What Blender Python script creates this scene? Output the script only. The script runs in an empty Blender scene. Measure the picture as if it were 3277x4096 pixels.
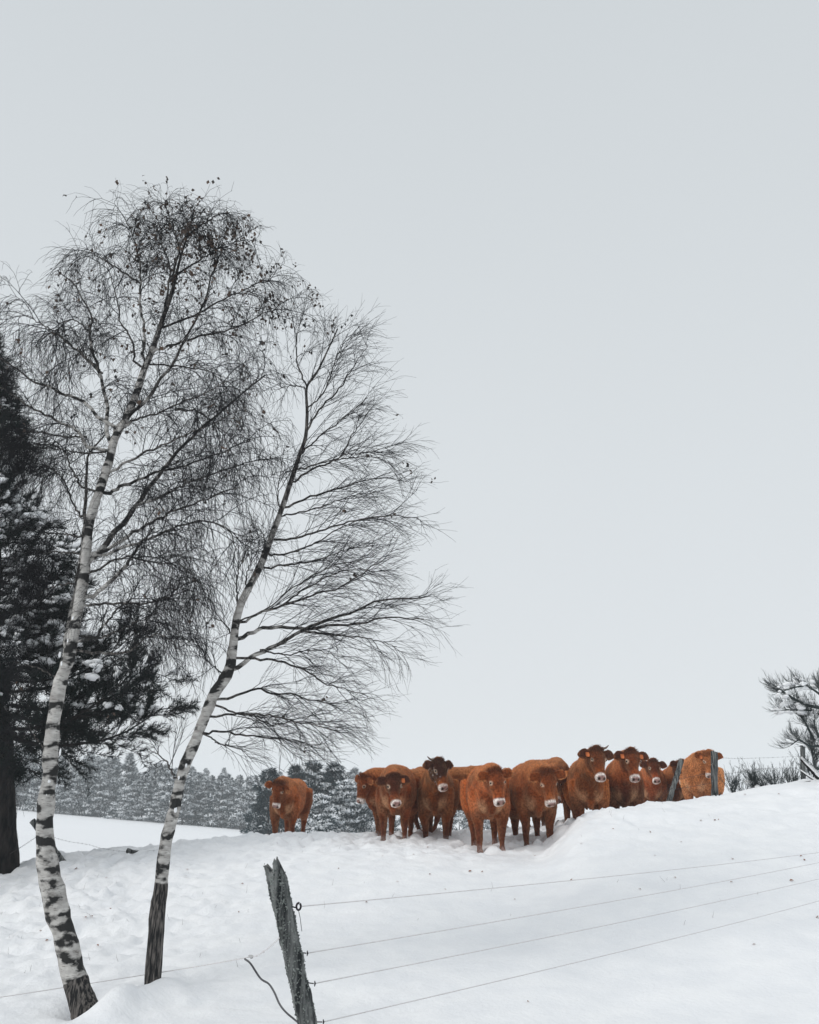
import bpy, math, random
import numpy as np
from mathutils import Vector, Matrix
R = math.radians
C = bpy.context.scene.collection
SC = bpy.context.scene
rng = np.random.default_rng(7)
random.seed(7)

# ------------------------------------------------------------------ camera
F, CX, CY = 3186.0, 1638.5, 2048.0          # focal length and centre in photo pixels
PITCH, CAMZ = R(19.05), 1.6
SP, CP = math.sin(PITCH), math.cos(PITCH)
cam = bpy.data.cameras.new('camera'); cam.sensor_width = 36; cam.sensor_height = 36
cam.sensor_fit = 'AUTO'; cam.lens = 36 * F / 4096; cam.clip_end = 3000; cam.clip_start = .05
co = bpy.data.objects.new('camera', cam); C.objects.link(co)
co.location = (0, 0, CAMZ); co.rotation_euler = (R(90) + PITCH, 0, 0)
SC.camera = co

# ------------------------------------------------------------------ sky, sun, exposure
SUN_EL, SUN_AZ = R(38), R(240)
w = bpy.data.worlds.new('World'); SC.world = w; w.use_nodes = True
nt = w.node_tree; nt.nodes.clear()
out = nt.nodes.new('ShaderNodeOutputWorld'); bg = nt.nodes.new('ShaderNodeBackground')
sky = nt.nodes.new('ShaderNodeTexSky'); sky.sky_type = 'NISHITA'; sky.sun_disc = False
sky.sun_elevation = SUN_EL; sky.sun_rotation = SUN_AZ
tc = nt.nodes.new('ShaderNodeTexCoord'); sep = nt.nodes.new('ShaderNodeSeparateXYZ')
nt.links.new(tc.outputs['Generated'], sep.inputs[0])
ramp = nt.nodes.new('ShaderNodeValToRGB')     # the cloud layer: even to 55 degrees, brighter overhead
e = ramp.color_ramp.elements
e[0].position = 0.0; e[0].color = (.70, .727, .748, 1)
e[1].position = 1.0; e[1].color = (.86, .885, .90, 1)
m_ = e.new(.35); m_.color = (.66, .695, .717, 1)
m_ = e.new(.8); m_.color = (.59, .628, .652, 1)
nt.links.new(sep.outputs['Z'], ramp.inputs[0])
cl = nt.nodes.new('ShaderNodeVectorMath'); cl.operation = 'SCALE'; cl.inputs['Scale'].default_value = 10.9
nt.links.new(ramp.outputs[0], cl.inputs[0])
cn = nt.nodes.new('ShaderNodeTexNoise'); cn.inputs['Scale'].default_value = 1.6; cn.inputs['Detail'].default_value = 2
nt.links.new(tc.outputs['Generated'], cn.inputs['Vector'])
cm = nt.nodes.new('ShaderNodeMapRange'); cm.inputs[3].default_value = .975; cm.inputs[4].default_value = 1.025
nt.links.new(cn.outputs[0], cm.inputs[0])
cl2 = nt.nodes.new('ShaderNodeVectorMath'); cl2.operation = 'SCALE'
nt.links.new(cl.outputs[0], cl2.inputs[0]); nt.links.new(cm.outputs[0], cl2.inputs['Scale'])
mx = nt.nodes.new('ShaderNodeMixRGB'); mx.inputs[0].default_value = .96
nt.links.new(sky.outputs[0], mx.inputs[1]); nt.links.new(cl2.outputs[0], mx.inputs[2])
nt.links.new(mx.outputs[0], bg.inputs[0]); bg.inputs[1].default_value = 0.1
nt.links.new(bg.outputs[0], out.inputs[0])
sl = bpy.data.lights.new('sun', 'SUN'); sl.energy = 1.2; sl.angle = R(22); sl.color = (1, .97, .93)
so = bpy.data.objects.new('sun', sl); C.objects.link(so)
so.rotation_euler = (R(90) - SUN_EL, 0, R(180) - SUN_AZ)
SC.view_settings.view_transform = 'Standard'; SC.view_settings.look = 'None'
SC.view_settings.exposure = 0; SC.view_settings.gamma = 1
SC.cycles.max_bounces = 6; SC.cycles.diffuse_bounces = 4; SC.cycles.volume_bounces = 2; SC.cycles.transparent_max_bounces = 8
SC.cycles.use_denoising = True; SC.cycles.denoiser = 'OPENIMAGEDENOISE'

# ------------------------------------------------------------------ helpers
def ray(px, py):
    a, b = (px - CX) / F, (CY - py) / F
    return np.array([a, CP - b * SP, SP + b * CP])
def P(px, py, Y):
    d = ray(px, py); k = Y / d[1]
    return np.array([d[0] * k, Y, CAMZ + d[2] * k])
def proj(p):
    x, y, z = p[0], p[1], p[2] - CAMZ
    d = y * CP + z * SP; v = -y * SP + z * CP
    return CX + F * x / d, CY - F * v / d
def pxm(px, Y, py=3000):            # photo pixels -> metres at distance Y
    d = ray(CX, py); return px / F * Y / d[1]
def nrm(v): return v / (np.linalg.norm(v, axis=-1, keepdims=True) + 1e-12)

def _h(i, j, k, s):
    n = (i * 374761393 + j * 668265263 + k * 1274126177 + s * 974711) & 0xFFFFFFFF
    n = ((n ^ (n >> 13)) * 1274126177) & 0xFFFFFFFF
    return ((n ^ (n >> 16)) & 0xFFFF) / 32767.5 - 1
def vnoise(p, scale=1., seed=0, octs=1):
    p = np.asarray(p, float) / scale; tot = 0; amp = 1
    for o in range(octs):
        f = np.floor(p); i = f.astype(np.int64); t = p - f; t = t * t * (3 - 2 * t)
        r = 0
        for a in (0, 1):
            for b in (0, 1):
                for c in (0, 1):
                    wgt = (t[..., 0] if a else 1 - t[..., 0]) * (t[..., 1] if b else 1 - t[..., 1]) * (t[..., 2] if c else 1 - t[..., 2])
                    r = r + wgt * _h(i[..., 0] + a, i[..., 1] + b, i[..., 2] + c, seed + o * 17)
        tot = tot + amp * r; amp *= .5; p = p * 2.03 + 11.3
    return tot

class MB:
    def __init__(s): s.v = []; s.q = []; s.t = []; s.n = 0; s.a = []; s.col = []
    def add(s, v, q=None, t=None, attr=0., col=None):
        v = np.asarray(v, float).reshape(-1, 3)
        if q is not None and len(q): s.q.append(np.asarray(q, np.int64) + s.n)
        if t is not None and len(t): s.t.append(np.asarray(t, np.int64) + s.n)
        s.v.append(v); s.a.append(np.broadcast_to(np.asarray(attr, float), (len(v),)))
        if col is not None: s.col.append(np.broadcast_to(np.asarray(col, float), (len(v), 3)))
        s.n += len(v)
    def mesh(s, name, mat, off=(0, 0, 0), smooth=True):
        me = bpy.data.meshes.new(name)
        v = np.concatenate(s.v) - np.asarray(off)
        q = np.concatenate(s.q) if s.q else np.zeros((0, 4), np.int64)
        t = np.concatenate(s.t) if s.t else np.zeros((0, 3), np.int64)
        me.vertices.add(len(v)); me.vertices.foreach_set('co', v.astype(np.float32).ravel())
        me.loops.add(q.size + t.size)
        me.loops.foreach_set('vertex_index', np.concatenate([q.ravel(), t.ravel()]).astype(np.int32))
        me.polygons.add(len(q) + len(t))
        st = np.concatenate([np.arange(len(q)) * 4, q.size + np.arange(len(t)) * 3]).astype(np.int32)
        me.polygons.foreach_set('loop_start', st)
        if smooth: me.polygons.foreach_set('use_smooth', np.ones(len(st), bool))
        me.update(calc_edges=True); me.validate()
        at = me.attributes.new('dark', 'FLOAT', 'POINT'); at.data.foreach_set('value', np.concatenate(s.a).astype(np.float32))
        if s.col:
            cc = np.concatenate(s.col); cc = np.concatenate([cc, np.ones((len(cc), 1))], 1)
            ca = me.attributes.new('coat', 'FLOAT_COLOR', 'POINT'); ca.data.foreach_set('color', cc.astype(np.float32).ravel())
        me.materials.append(mat)
        return me
    def build(s, name, mat, parent=None, smooth=True, off=None):
        if off is None: off = parent.location if parent else (0, 0, 0)
        o = bpy.data.objects.new(name, s.mesh(name, mat, np.array(off), smooth)); C.objects.link(o)
        if parent: o.parent = parent
        if name == 'snow': o['kind'] = 'stuff'
        return o
    def tube(s, pts, rad, sides=8, attr=0., caps=True, rnoise=0., seed=0):
        pts = np.asarray(pts, float); n = len(pts); rad = np.broadcast_to(np.asarray(rad, float), (n,))
        tan = nrm(np.gradient(pts, axis=0)); u = np.cross(tan[0], [.31, .9, .2]); u /= np.linalg.norm(u)
        ang = np.arange(sides) / sides * 2 * math.pi; V = []
        for i in range(n):
            u = u - tan[i] * (u @ tan[i]); u /= np.linalg.norm(u); b = np.cross(tan[i], u)
            V.append(pts[i] + rad[i] * (np.cos(ang)[:, None] * u + np.sin(ang)[:, None] * b))
        V = np.array(V)
        if rnoise:
            dv = V - pts[:, None]; V = pts[:, None] + dv * (1 + rnoise * vnoise(V, rad.mean() * 1.6, seed, 2))[..., None]
        i, j = np.meshgrid(np.arange(n - 1), np.arange(sides), indexing='ij'); j2 = (j + 1) % sides
        q = np.stack([i * sides + j, i * sides + j2, (i + 1) * sides + j2, (i + 1) * sides + j], -1).reshape(-1, 4)
        V = V.reshape(-1, 3); a = np.repeat(np.broadcast_to(attr, (n,)), sides)
        t = []
        if caps:
            k = n * sides; V = np.concatenate([V, pts[:1], pts[-1:]]); a = np.concatenate([a, a[:1], a[-1:]])
            for jj in range(sides):
                t.append((k, (jj + 1) % sides, jj)); t.append((k + 1, (n - 1) * sides + jj, (n - 1) * sides + (jj + 1) % sides))
        s.add(V, q, t, a)
    def twigs(s, pts, r0, r1, attr=1.):          # batch of thin three-sided tubes: pts (N,K,3)
        N, K, _ = pts.shape
        if N == 0: return
        d = nrm(pts[:, -1] - pts[:, 0]); ref = nrm(rng.normal(size=(N, 3)))
        u = nrm(np.cross(d, ref)); b = np.cross(d, u)
        rr = np.broadcast_to(np.asarray(r0, float), (N,))[:, None] * (1 - np.linspace(0, 1, K)) + np.broadcast_to(np.asarray(r1, float), (N,))[:, None] * np.linspace(0, 1, K)
        V = np.stack([pts + rr[..., None] * (math.cos(a) * u + math.sin(a) * b)[:, None] for a in (0, 2.094, 4.189)], 2)
        base = (np.arange(N) * K * 3)[:, None, None]; i = np.arange(K - 1)[None, :, None] * 3; j = np.arange(3)[None, None]; j2 = (j + 1) % 3
        q = np.stack(np.broadcast_arrays(base + i + j, base + i + j2, base + i + 3 + j2, base + i + 3 + j), -1).reshape(-1, 4)
        s.add(V.reshape(-1, 3), q, None, attr)
    def blades(s, p, d, L, wd, attr=0., col=None):     # thin pointed triangles
        N = len(p); d = nrm(d); sd = nrm(np.cross(d, nrm(rng.normal(size=(N, 3)))))
        L = np.broadcast_to(L, (N,))[:, None]; wd = np.broadcast_to(wd, (N,))[:, None]
        V = np.stack([p - sd * wd / 2, p + sd * wd / 2, p + d * L], 1).reshape(-1, 3)
        s.add(V, None, np.arange(N * 3).reshape(-1, 3), np.repeat(np.broadcast_to(attr, (N,)), 3), None if col is None else np.repeat(col, 3, 0))
    def lump(s, c, rx, ry, rz, seed=0, sub=2, amp=.25, rot=0.):
        v, f = ICO[sub]; k = 1 + amp * vnoise(v * 1.0 + seed * 3.7, .7, seed, 2)[:, None]
        x = v * k * np.array([rx, ry, rz])
        if rot: x = x @ np.array([[math.cos(rot), math.sin(rot), 0], [-math.sin(rot), math.cos(rot), 0], [0, 0, 1]])
        s.add(x + np.asarray(c), None, f)

def _ico(sub):
    import bmesh
    bm = bmesh.new(); bmesh.ops.create_icosphere(bm, subdivisions=sub, radius=1)
    v = np.array([x.co[:] for x in bm.verts]); f = np.array([[q.index for q in p.verts] for p in bm.faces]); bm.free(); return v, f
ICO = {i: _ico(i) for i in (1, 2, 3)}

def cat(pts, n):                    # smooth curve through control points, n samples
    p = np.asarray(pts, float); p = np.concatenate([2 * p[:1] - p[1:2], p, 2 * p[-1:] - p[-2:-1]])
    seg = len(p) - 3; t = np.linspace(0, seg - 1e-6, n); i = t.astype(int); f = (t - i)[:, None]
    a, b, c, d = p[i], p[i + 1], p[i + 2], p[i + 3]
    return .5 * (2 * b + (c - a) * f + (2 * a - 5 * b + 4 * c - d) * f ** 2 + (3 * b - a - 3 * c + d) * f ** 3)

def spawn(Pp, m, t0, t1, lmin, lmax, along, perp, droop, K, jit=.12, bias=(0, 0, 0), shrink=.4):
    N, Kp, _ = Pp.shape
    t = t0 + (t1 - t0) * (np.arange(m)[None] + rng.random((N, m))) / m
    x = t * (Kp - 1); i = np.minimum(x.astype(int), Kp - 2); f = (x - i)[..., None]
    n_ = np.arange(N)[:, None]
    a, b = Pp[n_, i], Pp[n_, i + 1]; pos = a + (b - a) * f; tan = nrm(b - a)
    pv = rng.normal(size=(N, m, 3)); pv = nrm(pv - tan * (pv * tan).sum(-1, keepdims=True))
    d = nrm(along * tan + perp * pv + np.asarray(bias)).reshape(-1, 3)
    L = (rng.uniform(lmin, lmax, (N, m)) * (1 - shrink * t)).reshape(-1)
    o = [pos.reshape(-1, 3)]
    for k in range(K - 1):
        d = nrm(d + np.array([0, 0, -droop]) * (k + .5) / K + rng.normal(size=d.shape) * jit)
        o.append(o[-1] + d * (L / (K - 1))[:, None])
    return np.stack(o, 1)

def empty(name, loc, label, cat_, group=None):
    o = bpy.data.objects.new(name, None); C.objects.link(o); o.location = tuple(loc); o.empty_display_size = .2
    tag(o, label, cat_, group); return o
def tag(o, label=None, cat_=None, group=None, kind=None):
    if label: o['label'] = label
    if cat_: o['category'] = cat_
    if group: o['group'] = group
    if kind: o['kind'] = kind
    return o
def dup(o, parent=None):
    c = o.copy(); C.objects.link(c)
    if parent: c.parent = parent
    for ch in list(o.children): dup(ch, c)
    return c

# ------------------------------------------------------------------ materials
def mat(name, col=(.5, .5, .5), rough=.8, col2=None, scale=8., detail=4., bump=0., bscale=30., attr=None, spec=.3, sheen=0., stretch=None, lo=.35, hi=.65):
    m = bpy.data.materials.new(name); m.use_nodes = True; n = m.node_tree.nodes; l = m.node_tree.links
    b = n['Principled BSDF']; b.inputs['Roughness'].default_value = rough; b.inputs['Specular IOR Level'].default_value = spec
    tcn = n.new('ShaderNodeTexCoord'); vec = tcn.outputs['Object']
    if stretch:
        mp = n.new('ShaderNodeMapping'); mp.inputs['Scale'].default_value = stretch; l.new(vec, mp.inputs[0]); vec = mp.outputs[0]
    b.inputs['Base Color'].default_value = (*col, 1)
    if col2:
        no = n.new('ShaderNodeTexNoise'); no.inputs['Scale'].default_value = scale; no.inputs['Detail'].default_value = detail; l.new(vec, no.inputs['Vector'])
        rp = n.new('ShaderNodeValToRGB'); rp.color_ramp.elements[0].position = lo; rp.color_ramp.elements[1].position = hi
        rp.color_ramp.elements[0].color = (*col, 1); rp.color_ramp.elements[1].color = (*col2, 1)
        l.new(no.outputs[0], rp.inputs[0]); l.new(rp.outputs[0], b.inputs['Base Color'])
    if attr:
        at = n.new('ShaderNodeAttribute'); at.attribute_name = attr
        mm = n.new('ShaderNodeMixRGB'); mm.blend_type = 'MULTIPLY'; mm.inputs[0].default_value = 1
        l.new(at.outputs['Color'], mm.inputs[1])
        if col2: l.new(rp.outputs[0], mm.inputs[2])
        else: mm.inputs[2].default_value = (*col, 1)
        l.new(mm.outputs[0], b.inputs['Base Color'])
    if bump:
        n2 = n.new('ShaderNodeTexNoise'); n2.inputs['Scale'].default_value = bscale; n2.inputs['Detail'].default_value = 5; l.new(vec, n2.inputs['Vector'])
        bp = n.new('ShaderNodeBump'); bp.inputs['Strength'].default_value = bump; bp.inputs['Distance'].default_value = .02
        l.new(n2.outputs[0], bp.inputs['Height']); l.new(bp.outputs[0], b.inputs['Normal'])
    if sheen:
        b.inputs['Sheen Weight'].default_value = sheen; b.inputs['Sheen Roughness'].default_value = .45
        b.inputs['Sheen Tint'].default_value = (1., .62, .35, 1)
    return m
def bark_mat():
    m = bpy.data.materials.new('birch_bark'); m.use_nodes = True; n = m.node_tree.nodes; l = m.node_tree.links
    b = n['Principled BSDF']; b.inputs['Roughness'].default_value = .75; b.inputs['Specular IOR Level'].default_value = .25
    tcn = n.new('ShaderNodeTexCoord')
    def noise(sc, scale, det=4):
        mp = n.new('ShaderNodeMapping'); mp.inputs['Scale'].default_value = sc; l.new(tcn.outputs['Object'], mp.inputs[0])
        q = n.new('ShaderNodeTexNoise'); q.inputs['Scale'].default_value = scale; q.inputs['Detail'].default_value = det; l.new(mp.outputs[0], q.inputs['Vector']); return q.outputs[0]
    def ramp(src, a, c, ca=(0, 0, 0), cc=(1, 1, 1)):
        r = n.new('ShaderNodeValToRGB'); r.color_ramp.elements[0].position = a; r.color_ramp.elements[1].position = c
        r.color_ramp.elements[0].color = (*ca, 1); r.color_ramp.elements[1].color = (*cc, 1); l.new(src, r.inputs[0]); return r.outputs[0]
    def mixc(f, a, c):
        q = n.new('ShaderNodeMixRGB'); l.new(f, q.inputs[0])
        for k, s in ((1, a), (2, c)):
            if hasattr(s, 'is_linked'): l.new(s, q.inputs[k])
            else: q.inputs[k].default_value = (*s, 1)
        return q.outputs[0]
    white = ramp(noise((1, 1, 3), 9), .3, .7, (.30, .285, .27), (.60, .585, .56))
    patch = ramp(noise((1, 1, 1.9), 6.5, 8), .485, .565)
    lent = ramp(noise((2.2, 2.2, 18), 9, 4), .57, .72)
    c1 = mixc(lent, white, (.13, .115, .105)); c2 = mixc(patch, c1, (.022, .022, .022))
    at = n.new('ShaderNodeAttribute'); at.attribute_name = 'dark'
    fis = ramp(noise((1, 1, .13), 62, 6), .44, .72, (.010, .010, .011), (.20, .18, .165))
    ad = n.new('ShaderNodeMath'); ad.operation = 'ADD'; l.new(at.outputs['Fac'], ad.inputs[0])
    mr = n.new('ShaderNodeMapRange'); mr.inputs[3].default_value = -.35; mr.inputs[4].default_value = .35; l.new(noise((1, 1, .6), 11, 3), mr.inputs[0]); l.new(mr.outputs[0], ad.inputs[1])
    df = ramp(ad.outputs[0], .42, .58)
    c3 = mixc(df, c2, fis); l.new(c3, b.inputs['Base Color'])
    bp = n.new('ShaderNodeBump'); bp.inputs['Strength'].default_value = .7; bp.inputs['Distance'].default_value = .02
    l.new(noise((1, 1, .6), 30, 5), bp.inputs['Height']); l.new(bp.outputs[0], b.inputs['Normal'])
    return m

M = {
 'snow': mat('snow_ground', (.84, .855, .88), .75, (.90, .91, .925), 2.5, 6, .5, 22, spec=.15),
 'snowlump': mat('snow_clump', (.88, .89, .91), .8, (.92, .93, .94), 10, 4, .4, 40, spec=.15),
 'bark': bark_mat(),
 'twig': mat('birch_twig', (.010, .012, .015), .85, (.028, .027, .029), 12, spec=.1),
 'leaf': mat('birch_leaf', (.035, .04, .042), .7, (.10, .06, .04), 9),
 'fallen': mat('fallen_leaf', (.30, .12, .055), .7, (.16, .07, .04), 30),
 'pinebark': mat('pine_bark', (.008, .009, .010), .9, (.030, .027, .026), 14, 5, .8, 20, stretch=(1, 1, .3), spec=.08),
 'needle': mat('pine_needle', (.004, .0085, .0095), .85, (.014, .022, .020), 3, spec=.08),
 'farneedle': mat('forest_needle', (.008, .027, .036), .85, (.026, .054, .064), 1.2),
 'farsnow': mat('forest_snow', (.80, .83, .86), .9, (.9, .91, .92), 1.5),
 'fartrunk': mat('forest_trunk', (.04, .036, .034), .9),
 'post': mat('weathered_wood', (.016, .019, .021), .9, (.25, .26, .255), 40, 8, 1.0, 80, stretch=(1, 1, .06), lo=.40, hi=.66),
 'lichen': mat('lichen', (.07, .08, .078), .95, (.27, .295, .28), 22),
 'wire': mat('fence_rope', (.60, .58, .58), .6, (.70, .68, .68), 60),
 'iron': mat('dark_iron', (.03, .027, .032), .5, (.06, .05, .05), 40),
 'plastic': mat('black_plastic', (.018, .016, .022), .4),
 'pale': mat('pale_plastic', (.42, .42, .42), .5),
 'broom': mat('broom_stem', (.02, .032, .034), .8, (.05, .06, .06), 6),
 'hide': mat('cow_hide', (.50, .46, .43), .85, (1.25, 1.25, 1.25), 30, 5, .9, 75, attr='coat', spec=.12, sheen=.35),
 'fur': mat('cow_fur', (1.0, 1.0, 1.0), .8, None, attr='coat', spec=.1, sheen=.4),
 'eye': mat('cow_eye', (.006, .005, .005), .15, spec=.5),
 'horn': mat('cow_horn', (.10, .06, .05), .5, (.22, .16, .12), 20),
 'tag': mat('orange_tag', (.62, .17, .05), .5),
 'grass': mat('dry_grass', (.16, .13, .10), .9, (.08, .07, .06), 6),
}

# ------------------------------------------------------------------ snow ground
def row_t(row):
    b = (CY - row) / F; return (SP + b * CP) / (CP - b * SP)
def col_u(col):
    return (col - CX) / F / 1.0787
def far(col): return 3243 + 87 * min(max(col, -1500), 1083) / 1083 if col < 1083 else 3330 + 10 * min((col - 1083) / 300, 1)
Z = lambda v: ('z', v)
PROF = {
 -900: [(9, 3860), (11.5, 3680), (14, 3560), (17, Z(-.3)), (30, Z(-1.1))],
 0:    [(9, 3800), (11.5, 3600), (14, 3492), (17, Z(-.1)), (30, Z(-1.15))],
 230:  [(9, 3780), (11.5, 3560), (14, 3430), (17.5, Z(0)), (30, Z(-1.15))],
 560:  [(9, 3770), (11.5, 3540), (14, 3398), (18, Z(.1)), (30, Z(-1.15))],
 800:  [(9, 3760), (11.5, 3520), (15, 3362), (19, Z(.25)), (30, Z(-1.2))],
 1100: [(9, 3750), (11.5, 3500), (13.3, 3404), (15.5, 3356), (18.3, 3341), (21, Z(.3)), (30, Z(-1.3))],
 1400: [(9, 3750), (11.5, 3500), (13.3, 3404), (15, 3358), (18.3, 3337), (21, Z(.3)), (30, Z(-1.3))],
 2000: [(9, 3750), (11.5, 3500), (13.3, 3402), (15, 3358), (19.5, 3322), (22, Z(.4)), (32, Z(-1.3))],
 2180: [(9, 3740), (11.5, 3490), (13.8, 3379), (15.5, 3330), (19.5, 3300), (22, Z(.5)), (32, Z(-1.3))],
 2290: [(9, 3740), (11.5, 3440), (13.6, 3275), (15, 3285), (19.5, 3260), (23, Z(.6)), (32, Z(-1.3))],
 2360: [(9, 3730), (11.5, 3420), (13.6, 3248), (15, Z(.93)), (20, Z(.9)), (23, Z(.6)), (32, Z(-1.3))],
 2500: [(9, 3730), (11.5, 3400), (13.8, 3227), (15.2, Z(.93)), (20, Z(.9)), (23, Z(.6)), (32, Z(-1.3))],
 2640: [(9, 3725), (11.5, 3390), (14.2, 3204), (16, Z(1.0)), (20, Z(.9)), (23, Z(.6)), (32, Z(-1.3))],
 2860: [(9, 3720), (11.5, 3380), (15, 3180), (16.8, Z(1.1)), (20, Z(.95)), (23, Z(.6)), (32, Z(-1.3))],
 3050: [(9, 3710), (11.5, 3375), (15.3, 3156), (17, Z(1.3)), (20, Z(1.0)), (23, Z(.6)), (32, Z(-1.3))],
 3277: [(9, 3705), (11.5, 3370), (15.3, 3114), (17.5, Z(1.5)), (21, Z(1.2)), (25, Z(.6)), (34, Z(-1.3))],
 4200: [(9, 3700), (11.5, 3360), (15.3, 3090), (17.5, Z(1.6)), (21, Z(1.2)), (25, Z(.6)), (34, Z(-1.3))],
}
YG = np.concatenate([[-60, 0], np.geomspace(1, 700, 420)])
def pchip(x, y, xi):
    h = np.diff(x); dl = np.diff(y) / h; d = np.zeros_like(y)
    for k in range(1, len(x) - 1):
        if dl[k - 1] * dl[k] > 0:
            w1, w2 = 2 * h[k] + h[k - 1], h[k] + 2 * h[k - 1]; d[k] = (w1 + w2) / (w1 / dl[k - 1] + w2 / dl[k])
    d[0], d[-1] = dl[0], dl[-1]
    i = np.clip(np.searchsorted(x, xi) - 1, 0, len(x) - 2); t = (xi - x[i]) / h[i]
    return ((1 + 2 * t) * (1 - t) ** 2 * y[i] + t * (1 - t) ** 2 * h[i] * d[i] + t * t * (3 - 2 * t) * y[i + 1] + t * t * (t - 1) * h[i] * d[i + 1])
cols = sorted(PROF); tabs = []
for c_ in cols:
    kn = [(-60, 0.), (0, 0.), (4.5, 0.), (6.7, CAMZ + row_t(4096) * 6.7)]
    for y_, r_ in PROF[c_]: kn.append((y_, r_[1] if isinstance(r_, tuple) else CAMZ + row_t(r_) * y_))
    zf = CAMZ + row_t(far(c_)) * 150
    kn += [(150, zf), (250, zf + 4.5), (420, zf + 9), (700, zf + 10)]
    a = np.array(kn, float); tabs.append(pchip(a[:, 0], a[:, 1], YG))
tabs = np.array(tabs); uc = np.array([col_u(c_) for c_ in cols])
UG = np.linspace(uc[0], uc[-1], 500)
ZT = np.array([np.interp(UG, uc, tabs[:, k]) for k in range(len(YG))])     # (Y,U)
ker = np.exp(-.5 * (np.arange(-9, 10) / 3.2) ** 2); ker /= ker.sum()
ZT = np.array([np.convolve(np.pad(r_, 9, 'edge'), ker, 'valid') for r_ in ZT])
BIRCH1 = P(395, 4110, 7.0); BIRCH2 = P(575, 3990, 7.5)
def ground(x, y, noise=True):
    x = np.asarray(x, float); y = np.asarray(y, float); yy = np.maximum(y, .5)
    u = np.clip(x / np.maximum(y, 3.), UG[0], UG[-1])
    fi = np.clip(np.interp(y, YG, np.arange(len(YG))), 0, len(YG) - 1.001); i = fi.astype(int); f = fi - i
    uj = np.clip((u - UG[0]) / (UG[1] - UG[0]), 0, len(UG) - 1.001); j = uj.astype(int); g = uj - j
    z = (ZT[i, j] * (1 - g) + ZT[i, j + 1] * g) * (1 - f) + (ZT[i + 1, j] * (1 - g) + ZT[i + 1, j + 1] * g) * f
    if noise:
        p = np.stack([x, y, np.zeros_like(x)], -1)
        near = np.clip(1 - (yy - 24) / 12, 0, 1)
        left = np.clip((-.12 - u) / .2, 0, 1) * np.clip((y - 6.5) / 3, 0, 1) * near
        herd = np.exp(-((y - 15.5) / 2.4) ** 2) * np.clip((u + .22) / .06, 0, 1) * np.clip((.33 - u) / .1, 0, 1)
        n1 = vnoise(p, .9, 3, 2); n2 = vnoise(p, .26, 5, 3); n3 = vnoise(p, .11, 9, 2)
        n4 = vnoise(p, .42, 15, 2); bank = np.exp(-((y - 13.2) / 2.6) ** 2) * np.clip((u - .1) / .1, 0, 1)
        z = z + near * .028 * n1 + left * (.04 * n2 + .04 * n3) + herd * (.05 * n2 + .024 * n3 - .10 * np.clip((n4 - .35) / .25, 0, 1)) + bank * (.03 * n4 + .014 * n2 + .008 * n3)
        z = z + near * .011 * n3 * np.clip((.25 - u) / .3, .3, 1)
        z = z + (1 - near) * .25 * vnoise(p, 14, 4, 2)
        # snow banked against the birches, and the hollow between them
        for (bx, by, hgt, sx, sy) in ((BIRCH1[0] + .12, BIRCH1[1] + .0, .17, .17, .3), (BIRCH1[0] + .40, BIRCH1[1] + .3, .04, .25, .3),
                                     (BIRCH2[0] + .16, BIRCH2[1] - .05, .07, .14, .25), (BIRCH2[0] - .32, BIRCH2[1] - .35, -.15, .16, .22)):
            z = z + hgt * np.exp(-((x - bx) / sx) ** 2 - ((y - by) / sy) ** 2)
    return z
def hit(px, py, y0=5., y1=60.):
    d = ray(px, py); Y = np.linspace(y0, y1, 3000); k = Y / d[1]
    g = ground(d[0] * k, Y) - (CAMZ + d[2] * k); i = np.argmax(g > 0)
    return np.array([d[0] * k[i], Y[i], ground(d[0] * k[i], Y[i])])
def axis(lo, hi, step, end, grow=1.07):
    a = [hi]; s_ = step
    while a[-1] < end[1]: s_ *= grow; a.append(a[-1] + s_)
    b = [lo]; s_ = step
    while b[-1] > end[0]: s_ *= grow; b.append(b[-1] - s_)
    return np.array(b[::-1] + list(np.arange(lo + step, hi, step)) + a)
DENTS = []

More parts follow.
